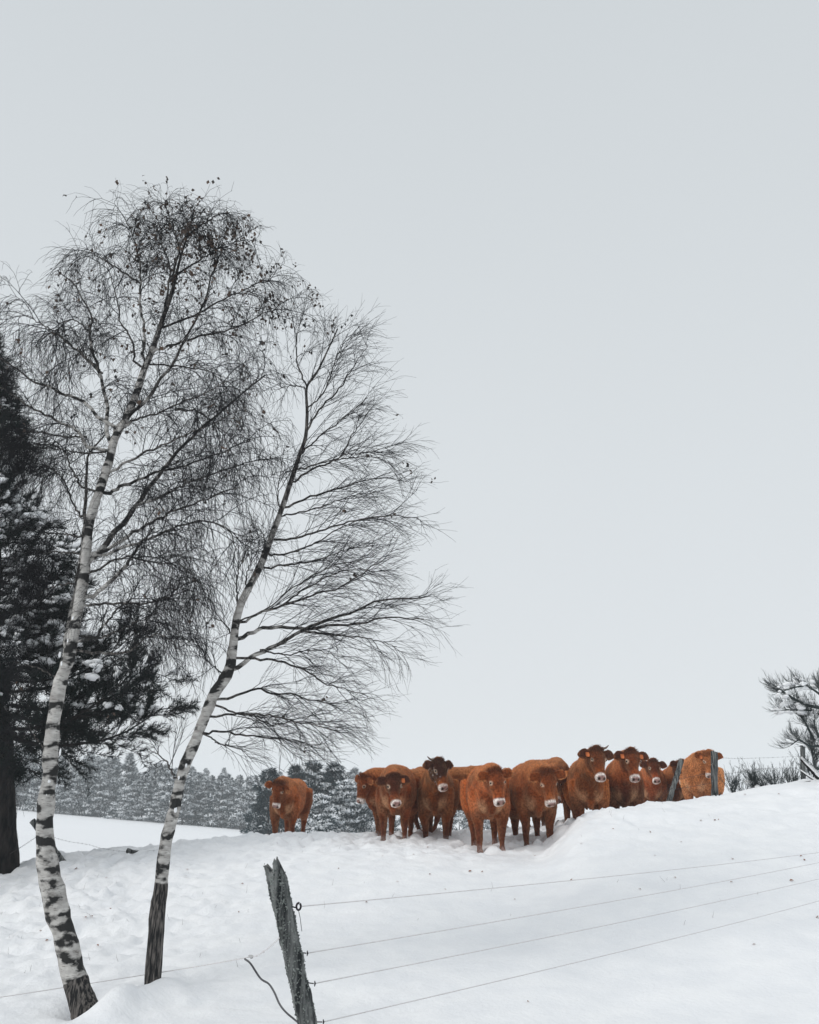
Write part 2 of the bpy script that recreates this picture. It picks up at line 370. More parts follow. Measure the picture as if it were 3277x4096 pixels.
# ------------------------------------------------------------------ the forest beyond the field
def forest_proto(h, wd, snowy, seed, ntier, bushy=False, fine=1.):
    """crown of needle clumps with snow lying on them, trunk; local coordinates, base at origin"""
    r = np.random.default_rng(seed); tr = MB(); cr = MB(); sn = MB()
    lean = r.normal(0, .02, 2)
    zz = np.linspace(-.4, h * .93, 8); tr.tube(np.stack([zz * lean[0] + .06 * np.sin(zz), zz * lean[1], zz], -1), np.linspace(.16, .03, 8) * h / 8, 6)
    base = .06 if bushy else .14
    for k in range(ntier):
        f = (k + r.random()) / ntier; z = h * (base + (1 - base) * f)
        rad = wd * ((1 - f) ** (.5 if bushy else .7) * (.7 + .6 * r.random()) + .05) * (min(1, .55 + 2.2 * f) if not bushy else 1)
        a = r.random() * 6.283; L = rad * (.35 + .65 * r.random())
        c = np.array([math.cos(a) * L + z * lean[0], math.sin(a) * L + z * lean[1], z - .12 * L])
        s = (.28 + .3 * r.random()) * (.55 + .6 * (1 - f)) * wd / 1.9
        n = int(52 * fine); q = r.normal(size=(n, 3)); q = q / np.linalg.norm(q, axis=1, keepdims=True) * (r.random((n, 1)) ** .4)
        pos = c + q * np.array([s * 1.25, s * 1.25, s * .62])
        d = nrm(q * .8 + np.array([math.cos(a), math.sin(a), .45]) + r.normal(size=(n, 3)) * .5)
        cr.blades(pos, d, r.uniform(.22, .5, n) / fine ** .5 * h / 8, r.uniform(.07, .16, n) / fine ** .5 * h / 8)
        if r.random() < snowy:
            n = int(26 * fine * (.6 + .8 * r.random())); q = r.normal(size=(n, 3)); q = nrm(q) * (r.random((n, 1)) ** .5)
            pos = c + q * np.array([s * 1.1, s * 1.1, s * .3]) + np.array([0, 0, s * .42])
            d = nrm(q * np.array([1, 1, .1]) + r.normal(size=(n, 3)) * .5)
            sn.blades(pos, d, r.uniform(.2, .45, n) / fine ** .5 * h / 8, r.uniform(.22, .42, n) / fine ** .5 * h / 8)
    # leader tuft
    n = 40; pos = np.stack([r.normal(0, .10, n) + h * lean[0], r.normal(0, .10, n) + h * lean[1], h * (1 - .13 * r.random(n))], -1)
    cr.blades(pos, nrm(np.stack([r.normal(0, .6, n), r.normal(0, .6, n), np.ones(n)], -1)), .35 * h / 8, .10 * h / 8)
    return tr, cr, sn
def forest_tree(args, lab, grp):
    tr, cr, sn = forest_proto(*args)
    o = empty('pine_tree', (0, 0, 0), lab, 'tree', grp)
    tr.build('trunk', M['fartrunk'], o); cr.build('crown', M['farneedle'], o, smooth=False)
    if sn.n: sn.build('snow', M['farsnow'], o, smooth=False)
    return o
GRP = 'pines of the forest edge beyond the field'
LAB = 'snow-dusted pine in the hazy forest edge beyond the white field'
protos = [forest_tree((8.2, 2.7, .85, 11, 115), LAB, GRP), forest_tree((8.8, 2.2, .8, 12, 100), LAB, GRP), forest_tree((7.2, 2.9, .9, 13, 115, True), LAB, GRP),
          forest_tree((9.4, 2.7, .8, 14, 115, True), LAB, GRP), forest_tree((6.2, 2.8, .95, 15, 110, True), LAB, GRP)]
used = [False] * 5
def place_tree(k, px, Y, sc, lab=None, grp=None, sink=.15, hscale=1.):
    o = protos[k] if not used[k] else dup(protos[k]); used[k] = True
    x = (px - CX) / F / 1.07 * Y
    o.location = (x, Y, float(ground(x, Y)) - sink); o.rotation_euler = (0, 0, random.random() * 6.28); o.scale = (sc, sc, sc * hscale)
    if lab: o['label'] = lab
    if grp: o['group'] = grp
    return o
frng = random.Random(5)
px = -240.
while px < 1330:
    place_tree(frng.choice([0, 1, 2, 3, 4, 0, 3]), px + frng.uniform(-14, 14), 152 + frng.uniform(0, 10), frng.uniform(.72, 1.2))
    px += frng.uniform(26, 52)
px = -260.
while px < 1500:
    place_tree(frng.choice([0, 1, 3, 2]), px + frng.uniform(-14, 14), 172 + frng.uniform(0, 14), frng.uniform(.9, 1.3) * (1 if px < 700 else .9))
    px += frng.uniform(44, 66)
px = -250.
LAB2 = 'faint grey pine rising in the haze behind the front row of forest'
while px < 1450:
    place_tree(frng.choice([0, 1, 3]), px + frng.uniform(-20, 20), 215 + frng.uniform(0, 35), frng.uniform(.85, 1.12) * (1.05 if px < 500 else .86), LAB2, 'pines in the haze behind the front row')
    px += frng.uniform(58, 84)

# nearer clump behind the lone cow: finer needles, snow heaped on every bough
def near_pine(px, Y, h, wd, snowy, seed, nt_, label, bushy=True, fine=1.7):
    tr, cr, sn = forest_proto(h, wd, snowy, seed, nt_, bushy, fine)
    x = (px - CX) / F / 1.07 * Y
    o = empty('pine_tree', (x, Y, float(ground(x, Y)) - .2), label, 'tree', 'pines of the near clump behind the herd')
    for mbb, nm, mt in ((tr, 'trunk', 'fartrunk'), (cr, 'crown', 'farneedle'), (sn, 'snow', 'farsnow')):
        if mbb.n: mbb.build(nm, M[mt], o, smooth=False, off=(0, 0, 0))
def top_h(px, row, Y):
    x = (px - CX) / F / 1.07 * Y; return CAMZ + row_t(row) * Y - float(ground(x, Y)) + .2
for a in [(1075, 3078, 66, 2.0, .25, 31, 110, 'dark pine with little snow just left behind the lone cow'),
          (1175, 3066, 72, 2.0, .35, 32, 100, 'dark topped pine rising straight behind the back of the lone cow'),
          (1240, 3052, 70, 2.4, .5, 33, 130, 'tall dark topped pine right of the lone cow'),
          (1335, 3062, 70, 2.4, .6, 34, 130, 'dark topped pine with upswept shoots between the lone cow and the herd'),
          (1285, 3190, 60, 2.4, 1., 35, 120, 'round snow-covered young pine right beside the lone cow'),
          (1392, 3128, 64, 2.5, .9, 36, 120, 'white frosted pine just left of the leftmost herd cow'),
          (1455, 3170, 66, 2.2, .85, 37, 80, 'low snowy pine behind the head of the leftmost herd cow'),
          (1300, 3262, 50, 1.2, .8, 38, 60, 'low dark snowy bush pine at the snow crest right of the lone cow'),
          (1030, 3190, 78, 1.5, .8, 39, 70, 'snowy pine on the left of the clump by the ear of the lone cow'),
          (1560, 3215, 68, 1.6, .85, 40, 60, 'snowy pine seen between the legs of the herd on the left'),
          (1650, 3228, 66, 1.6, .85, 41, 60, 'snowy pine seen through the gap beside the pale calf'),
          (1745, 3225, 68, 1.6, .85, 42, 60, 'snowy pine seen between the legs of the cow with raised head'),
          (1835, 3235, 66, 1.6, .85, 43, 60, 'snowy pine seen under the belly of the sideways cow'),
          (1930, 3245, 70, 1.5, .85, 44, 55, 'snowy pine hidden mostly behind the front cow')]:
    near_pine(a[0], a[2], top_h(a[0], a[1], a[2]), a[3], a[4], a[5], a[6], a[7])

# ------------------------------------------------------------------ the tall dark pine at the left edge
def big_pine():
    Y0 = 13.6; base = P(-6, 3495, Y0); base[2] = float(ground(base[0], Y0)) - .1
    root = empty('pine_tree', base, 'tall dark snow-laden pine at the left edge with a bare trunk', 'tree')
    zt = CAMZ + row_t(1330) * Y0
    tr = MB(); n = 30; zz = np.linspace(base[2], zt, n)
    pxr = np.array([proj((0, Y0, z_))[1] for z_ in zz]); xs = np.array([P(np.interp(r_, [1330, 2400, 3495], [-70, -15, -6]), r_, Y0)[0] for r_ in pxr])
    rad = np.interp(zz, [base[2], base[2] + .5, 3, 6, zt], [.31, .25, .20, .12, .02])
    cen = np.stack([xs, np.full(n, Y0) + .05 * np.sin(zz), zz], -1)
    tr.tube(cen, rad, 18, rnoise=.12, seed=4)
    prof_r = [3080, 2980, 2870, 2760, 2640, 2500, 2300, 2100, 1900, 1700, 1500, 1340]
    prof_l = [560, 830, 930, 620, 400, 390, 300, 235, 180, 130, 85, 25]
    br = MB(); nd = MB(); sn = MB(); tp = []; td = []; lumps = []
    r = np.random.default_rng(21)
    zs = np.linspace(CAMZ + row_t(3000) * Y0, zt - .15, 170)
    for k, z in enumerate(zs):
        row = proj((base[0], Y0, z))[1]
        if (row < 2150 and r.random() < .3) or (row > 2560 and r.random() < .22): continue
        L = np.interp(row, prof_r[::-1], prof_l[::-1]) / F * Y0 / 1.02 * r.uniform(.55, .88)
        a = r.random() * 6.283 if k % 3 else r.normal(-.15, .5)        # every third bough reaches to the right
        c = np.array([np.interp(z, zz, xs), Y0, z])
        slope = np.interp(row, [1350, 2000, 2700, 3080], [.75, .35, .12, .02]) + r.normal(0, .08)
        d = np.array([math.cos(a), math.sin(a), slope]); s = np.linspace(0, 1, 9)[:, None]
        pts = c + d * s * L + np.array([0, 0, 1]) * (-.22 * L * s * (1 - s) * 2 + .12 * L * s ** 3) + np.cumsum(r.normal(0, .02 * L / 3, (9, 3)), 0) * (s > 0)
        br.tube(pts, np.linspace(.035, .008, 9) * max(.5, L / 2.5), 5, caps=False)
        sub = spawn(pts[None], max(7, int(11 * L)), .22, 1., .22 * L + .12, .42 * L + .2, .8, .75, .0, 5, .12, (0, 0, .12), .45)
        br.twigs(sub, .009, .004)
        m = max(4, int(4 + 2.6 * L)); sh = spawn(sub, m, .25, 1., .14, .28, .9, .6, -.1, 3, .1, (0, 0, .25), .2)
        br.twigs(sh, .005, .003)
        tp.append(np.concatenate([sh[:, 1], sh[:, 2], sub[:, -1], sub[:, 3]])); td.append(np.concatenate([sh[:, 2] - sh[:, 1], sh[:, 2] - sh[:, 1], sub[:, -1] - sub[:, -2], sub[:, -1] - sub[:, -2]]))
        dens = np.interp(row, [1350, 1850, 2150, 2450, 2800, 2860, 2960], [.1, .35, .9, 1., .95, .3, .03])
        for q in sub:
            if r.random() < dens and proj(q[-1])[1] < 2880:
                lumps.append((q, L))
    tp = np.concatenate(tp); td = nrm(np.concatenate(td))
    k = 12; p = np.repeat(tp, k, 0); d = np.repeat(td, k, 0); n = len(p)
    p = p + d * r.uniform(-.07, .05, (n, 1)); pv = r.normal(size=(n, 3)); pv = nrm(pv - d * (pv * d).sum(1, keepdims=True))
    nd.blades(p, d * .75 + pv * .75 + np.array([0, 0, .15]), r.uniform(.07, .13, n), r.uniform(.008, .014, n))
    for i, (q, L) in enumerate(lumps):
        s_ = r.uniform(.036, .074) * (1.3 if r.random() < .2 else .9); ang_ = math.atan2(q[-1, 1] - q[2, 1], q[-1, 0] - q[2, 0])
        for j in range(r.integers(4, 10)):
            c = q[2] + (q[-1] - q[2]) * r.uniform(.0, 1.05); k_ = s_ * r.uniform(.55, 1.15)
            sn.lump(c + np.array([r.normal(0, .03), r.normal(0, .03), .10 + .6 * k_]), k_ * r.uniform(1.0, 1.5), k_ * r.uniform(.7, 1.), k_ * .75, i * 3 + j, 2 if k_ > .04 else 1, .5, -ang_)
    tr.build('trunk', M['pinebark'], root); br.build('branches', M['pinebark'], root); nd.build('crown', M['needle'], root, smooth=False)
    sn.build('snow', M['snowlump'], root)
    print('pine needles', nd.n // 3, 'lumps', len(lumps))
big_pine()

# ------------------------------------------------------------------ birches
def birch(name_label, Y0, trunk, widths, lowdark, limbs, weeping, seed, leafrow, snowpts):
    global rng
    rng = np.random.default_rng(seed)
    tp = np.array([P(x, y, Y0) for x, y in trunk])
    root = empty('birch_tree', tp[0], name_label, 'tree')
    n = 130; cen = cat(tp, n); cen[:, 1] += .06 * np.sin(np.linspace(0, 9, n))
    rows = np.array([proj(c)[1] for c in cen]); wr = sorted(widths)
    wpx = np.interp(rows, [a for a, _ in wr], [b for _, b in wr]); dep = cen[:, 1] * CP + (cen[:, 2] - CAMZ) * SP
    rad = wpx / 2 / F * dep
    dark = np.where(rows > lowdark, .95, np.clip((42 - wpx) / 34, 0, 1) * .85)
    dark = np.maximum(dark, np.where(rows < 2800, .30, .14))
    tr = MB(); tr.tube(cen, rad, 22, np.clip(dark, 0, 1), rnoise=.16, seed=seed)
    br = MB(); allL = []; lens = []
    for lm in limbs:
        w0 = 11; pts = lm
        if isinstance(lm[0], (int, float)): w0, pts = lm[0], lm[1]
        # join onto the trunk at its first point
        p0 = P(*pts[0], Y0); j = np.argmin(((cen - p0) ** 2).sum(1)); far_ = np.linalg.norm(cen[j] - p0)
        ln = sum(math.dist(pts[i], pts[i + 1]) for i in range(len(pts) - 1)) / F * 8
        dd = rng.uniform(-.55, .55) * ln; K = 24
        q = [P(x, y, Y0 + dd * (i / (len(pts) - 1)) ** 1.1) for i, (x, y) in enumerate(pts)]
        q = cat(q, K if weeping else K + 1)[:K]; q[1:-1] += rng.normal(0, .006, (K - 2, 3))
        if far_ < .25: q[0] = cen[j] + (q[1] - cen[j]) * .2
        r0 = w0 / 2 / F * Y0 * 1.05; rr = np.linspace(1, .22, K) ** .9 * r0
        br.tube(q, rr, 7, np.clip((16 - w0) / 10, .35, 1) + np.linspace(0, .5, K), caps=False)
        allL.append(q); lens.append(ln)
    lead = cen[int(n * .62):]; allL.append(lead[np.linspace(0, len(lead) - 1, 24).astype(int)]); lens.append(2.)
    tw = MB(); lf = MB(); tips = []
    for q, ln in zip(allL, lens):
        q = q[None]; k_ = float(np.clip((proj(q[0, -1])[1] - 500) / 700, .5, 1)) if weeping else 1.
        if weeping:
            a = spawn(q, int(5 + 6.5 * ln), .18, 1., .30 * k_, (.42 + .34 * min(ln, 2.2)) * k_, .75, .62, .30, 7, .13, (0, 0, .10), .35)
            b = spawn(a, 9, .12, 1., .22, .55, .55, .62, .85, 6, .16, (0, 0, .0), .3)
            c = spawn(b, 4, .15, 1., .10, .30, .6, .5, .9, 4, .14, (0, 0, -.1), .3)
        else:
            a = spawn(q, int(4 + 5.5 * ln), .15, .97, .22, .36 + .28 * min(ln, 2.2), 1.0, .50, .06, 7, .065, (.06, 0, .02), .58)
            b = spawn(a, 6, .12, 1., .20, .48, .95, .55, .12, 5, .07, (.10, 0, .0), .3)
            c = spawn(b, 3, .2, 1., .08, .26, .95, .5, .12, 4, .07, (.05, 0, .0), .3)
        ks = .88 if weeping else .74; tw.twigs(a, .0058 * ks, .0025 * ks); tw.twigs(b, .0029 * ks, .0016 * ks); tw.twigs(c, .0018 * ks, .0011 * ks)
        tips.append(np.concatenate([b[:, -1], b[:, 3], c[:, -1]]))
    tips = np.concatenate(tips)
    rw = np.array([proj(t)[1] for t in tips]); cl_ = np.array([proj(t)[0] for t in tips])
    if leafrow:
        pr = np.interp(rw, [760, 1000, 1250, 1500, 1900], [.085, .085, .05, .012, .002]) * np.interp(cl_, [150, 500, 900], [.35, .7, 1.3])
    else: pr = np.interp(rw, [1200, 1500, 2200], [.008, .003, .002])
    pk = tips[rng.random(len(tips)) < pr]
    pk = np.concatenate([pk] + [pk + rng.normal(0, .03, pk.shape) for _ in range(2)])
    nl = len(pk); d = nrm(rng.normal(size=(nl, 3)) + np.array([0, 0, -1.2])); sd = nrm(np.cross(d, rng.normal(size=(nl, 3)))); nn = np.cross(d, sd)
    L = rng.uniform(.030, .052, (nl, 1)); wd = L * .38
    V = np.stack([pk, pk + d * L * .45 + sd * wd + nn * L * .12, pk + d * L, pk + d * L * .45 - sd * wd + nn * L * .12], 1).reshape(-1, 3)
    i4 = np.arange(nl)[:, None] * 4; lf.add(V, None, np.concatenate([i4 + [0, 1, 2], i4 + [0, 2, 3]]))
    tr.build('trunk', M['bark'], root); br.build('limbs', M['bark'], root); tw.build('crown', M['twig'], root, smooth=False)
    lf.build('leaves', M['leaf'], root, smooth=False)
    sn = MB()
    for k, (x, y, wx, hy) in enumerate(snowpts):
        j = np.argmin(np.abs(rows - y)); c = P(x, y, Y0); c[1] = cen[j][1] - rad[j] * .84
        sn.lump(c, pxm(wx * .8, Y0), rad[j] * .17, pxm(hy * .8, Y0), k + seed, 3, .26)
    if sn.n: sn.build('snow', M['snowlump'], root)
    print(name_label, 'twig verts', tw.n, 'leaves', nl)

T1 = [(430, 4170), (358, 4085), (318, 4000), (283, 3890), (243, 3740), (207, 3600), (172, 3420), (168, 3270), (190, 3130), (200, 3020), (218, 2870), (247, 2735), (285, 2620), (313, 2490),
      (340, 2350), (352, 2257), (371, 2083), (406, 1967), (441, 1851), (458, 1764), (499, 1677), (539, 1578), (568, 1480), (603, 1388), (648, 1253), (686, 1140), (716, 1020), (750, 920), (772, 840)]
W1 = [(4150, 150), (4096, 118), (4000, 98), (3800, 90), (3560, 86), (3330, 70), (3146, 56), (2735, 50), (2400, 42), (2083, 35), (1851, 31), (1577, 26), (1400, 22), (1250, 17), (1000, 9), (770, 3)]
L1 = [
 (26, [(278, 2680), (270, 2564), (300, 2390), (322, 2250), (336, 2112), (342, 1996), (348, 1880), (365, 1804), (420, 1740)]),
 (17, [(425, 1790), (429, 1648), (418, 1561), (400, 1491), (377, 1416), (360, 1328), (369, 1275), (332, 1200), (294, 1132), (230, 1080)]),
 (18, [(435, 1741), (510, 1671), (580, 1607), (638, 1526), (696, 1445), (748, 1346), (814, 1223), (844, 1102), (889, 1004)]),
 (11, [(481, 1718), (539, 1683), (626, 1654), (725, 1613), (812, 1578), (928, 1520)]),
 (24, [(350, 2270), (441, 2158), (510, 2077), (557, 2008), (615, 1926), (667, 1863), (731, 1787), (800, 1718), (899, 1636), (1000, 1549), (1060, 1500)]),
 (16, [(429, 1984), (476, 1950), (551, 1921), (638, 1886), (754, 1857), (870, 1816), (1000, 1764)]),
 (12, [(452, 1892), (493, 1857), (580, 1810), (638, 1787), (725, 1747), (841, 1700), (960, 1640)]),
 (13, [(557, 2019), (638, 1990), (696, 1961), (754, 1932), (870, 1892), (986, 1851), (1060, 1840)]),
 (15, [(400, 2225), (522, 2135), (638, 2077), (696, 2042), (812, 2002), (960, 1950)]),
 (13, [(390, 2235), (522, 2181), (609, 2152), (696, 2112), (812, 2083), (910, 2120), (950, 2200)]),
 (15, [(360, 1810), (313, 1729), (273, 1700), (191, 1665), (116, 1625), (35, 1573), (-60, 1520)]),
 (15, [(415, 1700), (340, 1610), (261, 1578), (203, 1549), (139, 1526), (99, 1497), (46, 1462), (0, 1428), (-20, 1360)]),
 (10, [(534, 1468), (534, 1387), (510, 1329), (482, 1290), (467, 1193), (440, 1100), (420, 1020)]),
 (13, [(565, 1449), (580, 1328), (561, 1215), (565, 1117), (550, 1012), (528, 929), (490, 861)]),
 (10, [(656, 1238), (678, 1117), (678, 1057), (648, 966), (618, 880)]),
 (10, [(686, 1132), (723, 982), (761, 899), (784, 850)]),
 (12, [(600, 1404), (716, 1373), (829, 1336), (942, 1313), (1055, 1253), (1150, 1235)]),
 (11, [(640, 1313), (791, 1253), (904, 1193), (1017, 1140), (1090, 1120)]),
 (10, [(411, 1494), (301, 1396), (211, 1321), (151, 1288), (110, 1260)]),
 (9, [(558, 1132), (467, 1072), (392, 1027), (330, 1000)]),
 (9, [(720, 1010), (700, 930), (672, 850), (655, 790)]),
 (9, [(740, 950), (810, 900), (870, 860), (920, 850)]),
 (9, [(700, 1100), (800, 1040), (880, 990), (970, 960)]),
 (12, [(383, 2564), (418, 2500), (481, 2425), (557, 2378)]), (11, [(335, 2610), (429, 2616), (522, 2605), (580, 2552), (650, 2541), (725, 2599)]),
 (9, [(400, 2552), (476, 2523), (557, 2483), (615, 2460)]), (11, [(330, 2425), (464, 2413), (580, 2413), (667, 2390), (754, 2361)]),
 (18, [(360, 2400), (493, 2274), (557, 2187), (620, 2110)]), (10, [(360, 2300), (480, 2230), (620, 2250), (720, 2260), (800, 2330)]),
 (8, [(319, 2146), (232, 2135), (133, 2146)]), (8, [(313, 2210), (203, 2210), (120, 2240)]), (9, [(348, 1747), (261, 1747), (128, 1729), (60, 1760)]),
 (8, [(345, 1815), (261, 1800), (150, 1790)]), (9, [(325, 2080), (280, 1980), (240, 1900), (200, 1870)]), (9, [(330, 1960), (290, 1880), (250, 1800), (180, 1770)]),
 (8, [(300, 2330), (200, 2350), (120, 2400)]), (8, [(255, 2740), (190, 2690), (110, 2660), (60, 2650)]), (7, [(200, 3020), (150, 2960), (110, 2900)]),
 (8, [(640, 1460), (760, 1470), (860, 1500), (920, 1580)]), (8, [(700, 1640), (800, 1650), (880, 1720), (920, 1800)]),
 (8, [(400, 1480), (330, 1420), (290, 1430), (240, 1500)]), (8, [(360, 1330), (300, 1280), (260, 1290), (200, 1350)]),
]
birch('tall weeping birch with crooked white trunk at left, last leaves at its top', 7.0, T1, W1, 3925, L1, True, 41, True,
[(200, 3125, 7, 7), (190, 3180, 5, 8), (248, 3010, 5, 16), (290, 2570, 6, 14), (255, 2625, 6, 16), (310, 2480, 6, 12), (262, 2660, 5, 14)])
T2 = [(592, 4060), (597, 3990), (607, 3930), (622, 3680), (637, 3545), (655, 3377), (676, 3290), (705, 3180), (721, 3100), (777, 2970), (832, 2837), (867, 2761), (916, 2691), (936, 2587), (950, 2490), (978, 2399),
      (1027, 2309), (1055, 2246), (1074, 2195), (1106, 2105), (1138, 2010), (1176, 1889), (1208, 1787), (1221, 1742), (1227, 1646), (1224, 1544), (1250, 1500), (1272, 1468), (1317, 1375), (1335, 1340), (1350, 1310)]
W2 = [(4040, 72), (3932, 64), (3654, 61), (3377, 47), (3146, 44), (2900, 43), (2700, 46), (2600, 36), (2400, 30), (2200, 26), (2000, 20), (1800, 15), (1550, 10), (1250, 3)]
L2 = [
 (8, [(1224, 1540), (1189, 1442), (1192, 1328), (1215, 1270)]), (9, [(1224, 1720), (1285, 1627), (1368, 1544), (1393, 1500), (1438, 1430), (1482, 1366)]),
 (10, [(1170, 1940), (1221, 1895), (1297, 1857), (1368, 1819), (1406, 1742), (1438, 1704), (1501, 1608)]), (6, [(1368, 1819), (1438, 1812), (1533, 1793), (1597, 1774)]),
 (10, [(1138, 2035), (1215, 1997), (1310, 1968), (1374, 1952), (1438, 1927), (1552, 1914), (1620, 1930)]), (8, [(1119, 2067), (1183, 2054), (1300, 2020), (1420, 1980), (1560, 1960)]),
 (10, [(1100, 2163), (1183, 2150), (1278, 2125), (1374, 2093), (1470, 2070), (1600, 2067), (1680, 2074)]), (9, [(1074, 2223), (1151, 2214), (1246, 2182), (1374, 2106), (1500, 2060)]),
 (9, [(1068, 2278), (1119, 2259), (1215, 2252), (1310, 2227), (1406, 2195), (1520, 2180)]),
 (11, [(964, 2504), (1034, 2455), (1131, 2420), (1222, 2392), (1312, 2364), (1396, 2330), (1500, 2260), (1590, 2214)]),
 (17, [(957, 2566), (1006, 2531), (1062, 2510), (1152, 2510), (1222, 2517), (1326, 2503), (1430, 2497), (1535, 2469), (1650, 2476), (1720, 2476)]),
 (19, [(930, 2691), (992, 2636), (1062, 2601), (1131, 2566), (1201, 2524), (1277, 2490), (1396, 2455), (1535, 2399), (1660, 2395), (1740, 2380)]),
 (10, [(999, 2636), (1090, 2639), (1187, 2664), (1257, 2705), (1312, 2740), (1396, 2761), (1500, 2796)]),
 (11, [(874, 2806), (930, 2789), (992, 2768), (1034, 2754), (1090, 2775), (1166, 2775), (1229, 2796), (1326, 2810), (1440, 2803)]),
 (8, [(881, 2824), (930, 2848), (1013, 2865), (1090, 2900), (1187, 2886), (1300, 2900), (1400, 2920)]), (9, [(853, 2869), (930, 2855), (1048, 2858), (1152, 2879), (1257, 2900), (1380, 2935)]),
 (9, [(825, 2938), (881, 2924), (964, 2935), (1062, 2949), (1152, 2956), (1243, 2977), (1300, 2977)]), (6, [(832, 2942), (881, 2977), (930, 2984), (992, 3011)]),
 (8, [(936, 2556), (916, 2517), (874, 2479), (804, 2465)]), (8, [(957, 2462), (947, 2364), (957, 2281), (999, 2183)]), (7, [(985, 2364), (989, 2295), (1013, 2232), (1048, 2183)]),
 (6, [(1119, 2048), (1112, 1965), (1119, 1901), (1130, 1840)]), (6, [(1061, 2207), (1055, 2144), (1030, 2100)]), (6, [(888, 2695), (860, 2670), (825, 2643)]),
 (8, [(705, 3117), (682, 3072), (663, 3040), (625, 3012), (580, 2996)]), (6, [(1221, 1547), (1163, 1544), (1106, 1560)]), (7, [(1224, 1640), (1300, 1560), (1350, 1420), (1400, 1320)]),
 (8, [(1200, 1820), (1290, 1740), (1390, 1660), (1480, 1580)]), (8, [(1180, 1880), (1290, 1850), (1420, 1830), (1560, 1830)]), (7, [(950, 2490), (1060, 2440), (1200, 2330), (1350, 2260), (1500, 2240)]),
 (8, [(1131, 2420), (1250, 2340), (1400, 2280), (1560, 2290)]), (8, [(1201, 2524), (1350, 2540), (1500, 2560), (1600, 2590)]), (7, [(1040, 2600), (1150, 2620), (1250, 2600), (1400, 2640)]),
]
birch('slender bare birch leaning right, its lower trunk dark and fissured', 7.5, T2, W2, 3545, L2, False, 43, False, [(716, 3110, 6, 12), (745, 3060, 6, 12), (700, 3240, 7, 14)])

# ------------------------------------------------------------------ cows
def loft(mb, cen, ax_u, ax_v, wu, wv, n=22, ex=2.25):
    a = np.arange(n) / n * 2 * math.pi; cu = np.sign(np.cos(a)) * np.abs(np.cos(a)) ** (2 / ex); cv = np.sign(np.sin(a)) * np.abs(np.sin(a)) ** (2 / ex)
    V = []; k = len(cen)
    for i in range(k): V.append(cen[i] + cu[:, None] * ax_u[i] * wu[i] + cv[:, None] * ax_v[i] * wv[i])
    V = np.concatenate(V + [cen[:1], cen[-1:]])
    i, j = np.meshgrid(np.arange(k - 1), np.arange(n), indexing='ij'); j2 = (j + 1) % n
    q = np.stack([i * n + j, i * n + j2, (i + 1) * n + j2, (i + 1) * n + j], -1).reshape(-1, 4)
    t = [(k * n, (jj + 1) % n, jj) for jj in range(n)] + [(k * n + 1, (k - 1) * n + jj, (k - 1) * n + (jj + 1) % n) for jj in range(n)]
    mb.add(V, q, t)
def interp_sec(tab, m):
    tab = np.array(tab, float); return cat(tab, m)
RUST, DARK, CREAM, TAN = np.array([.275, .063, .015]), np.array([.042, .013, .009]), np.array([.66, .50, .38]), np.array([.52, .20, .075])
cow_n = [0]
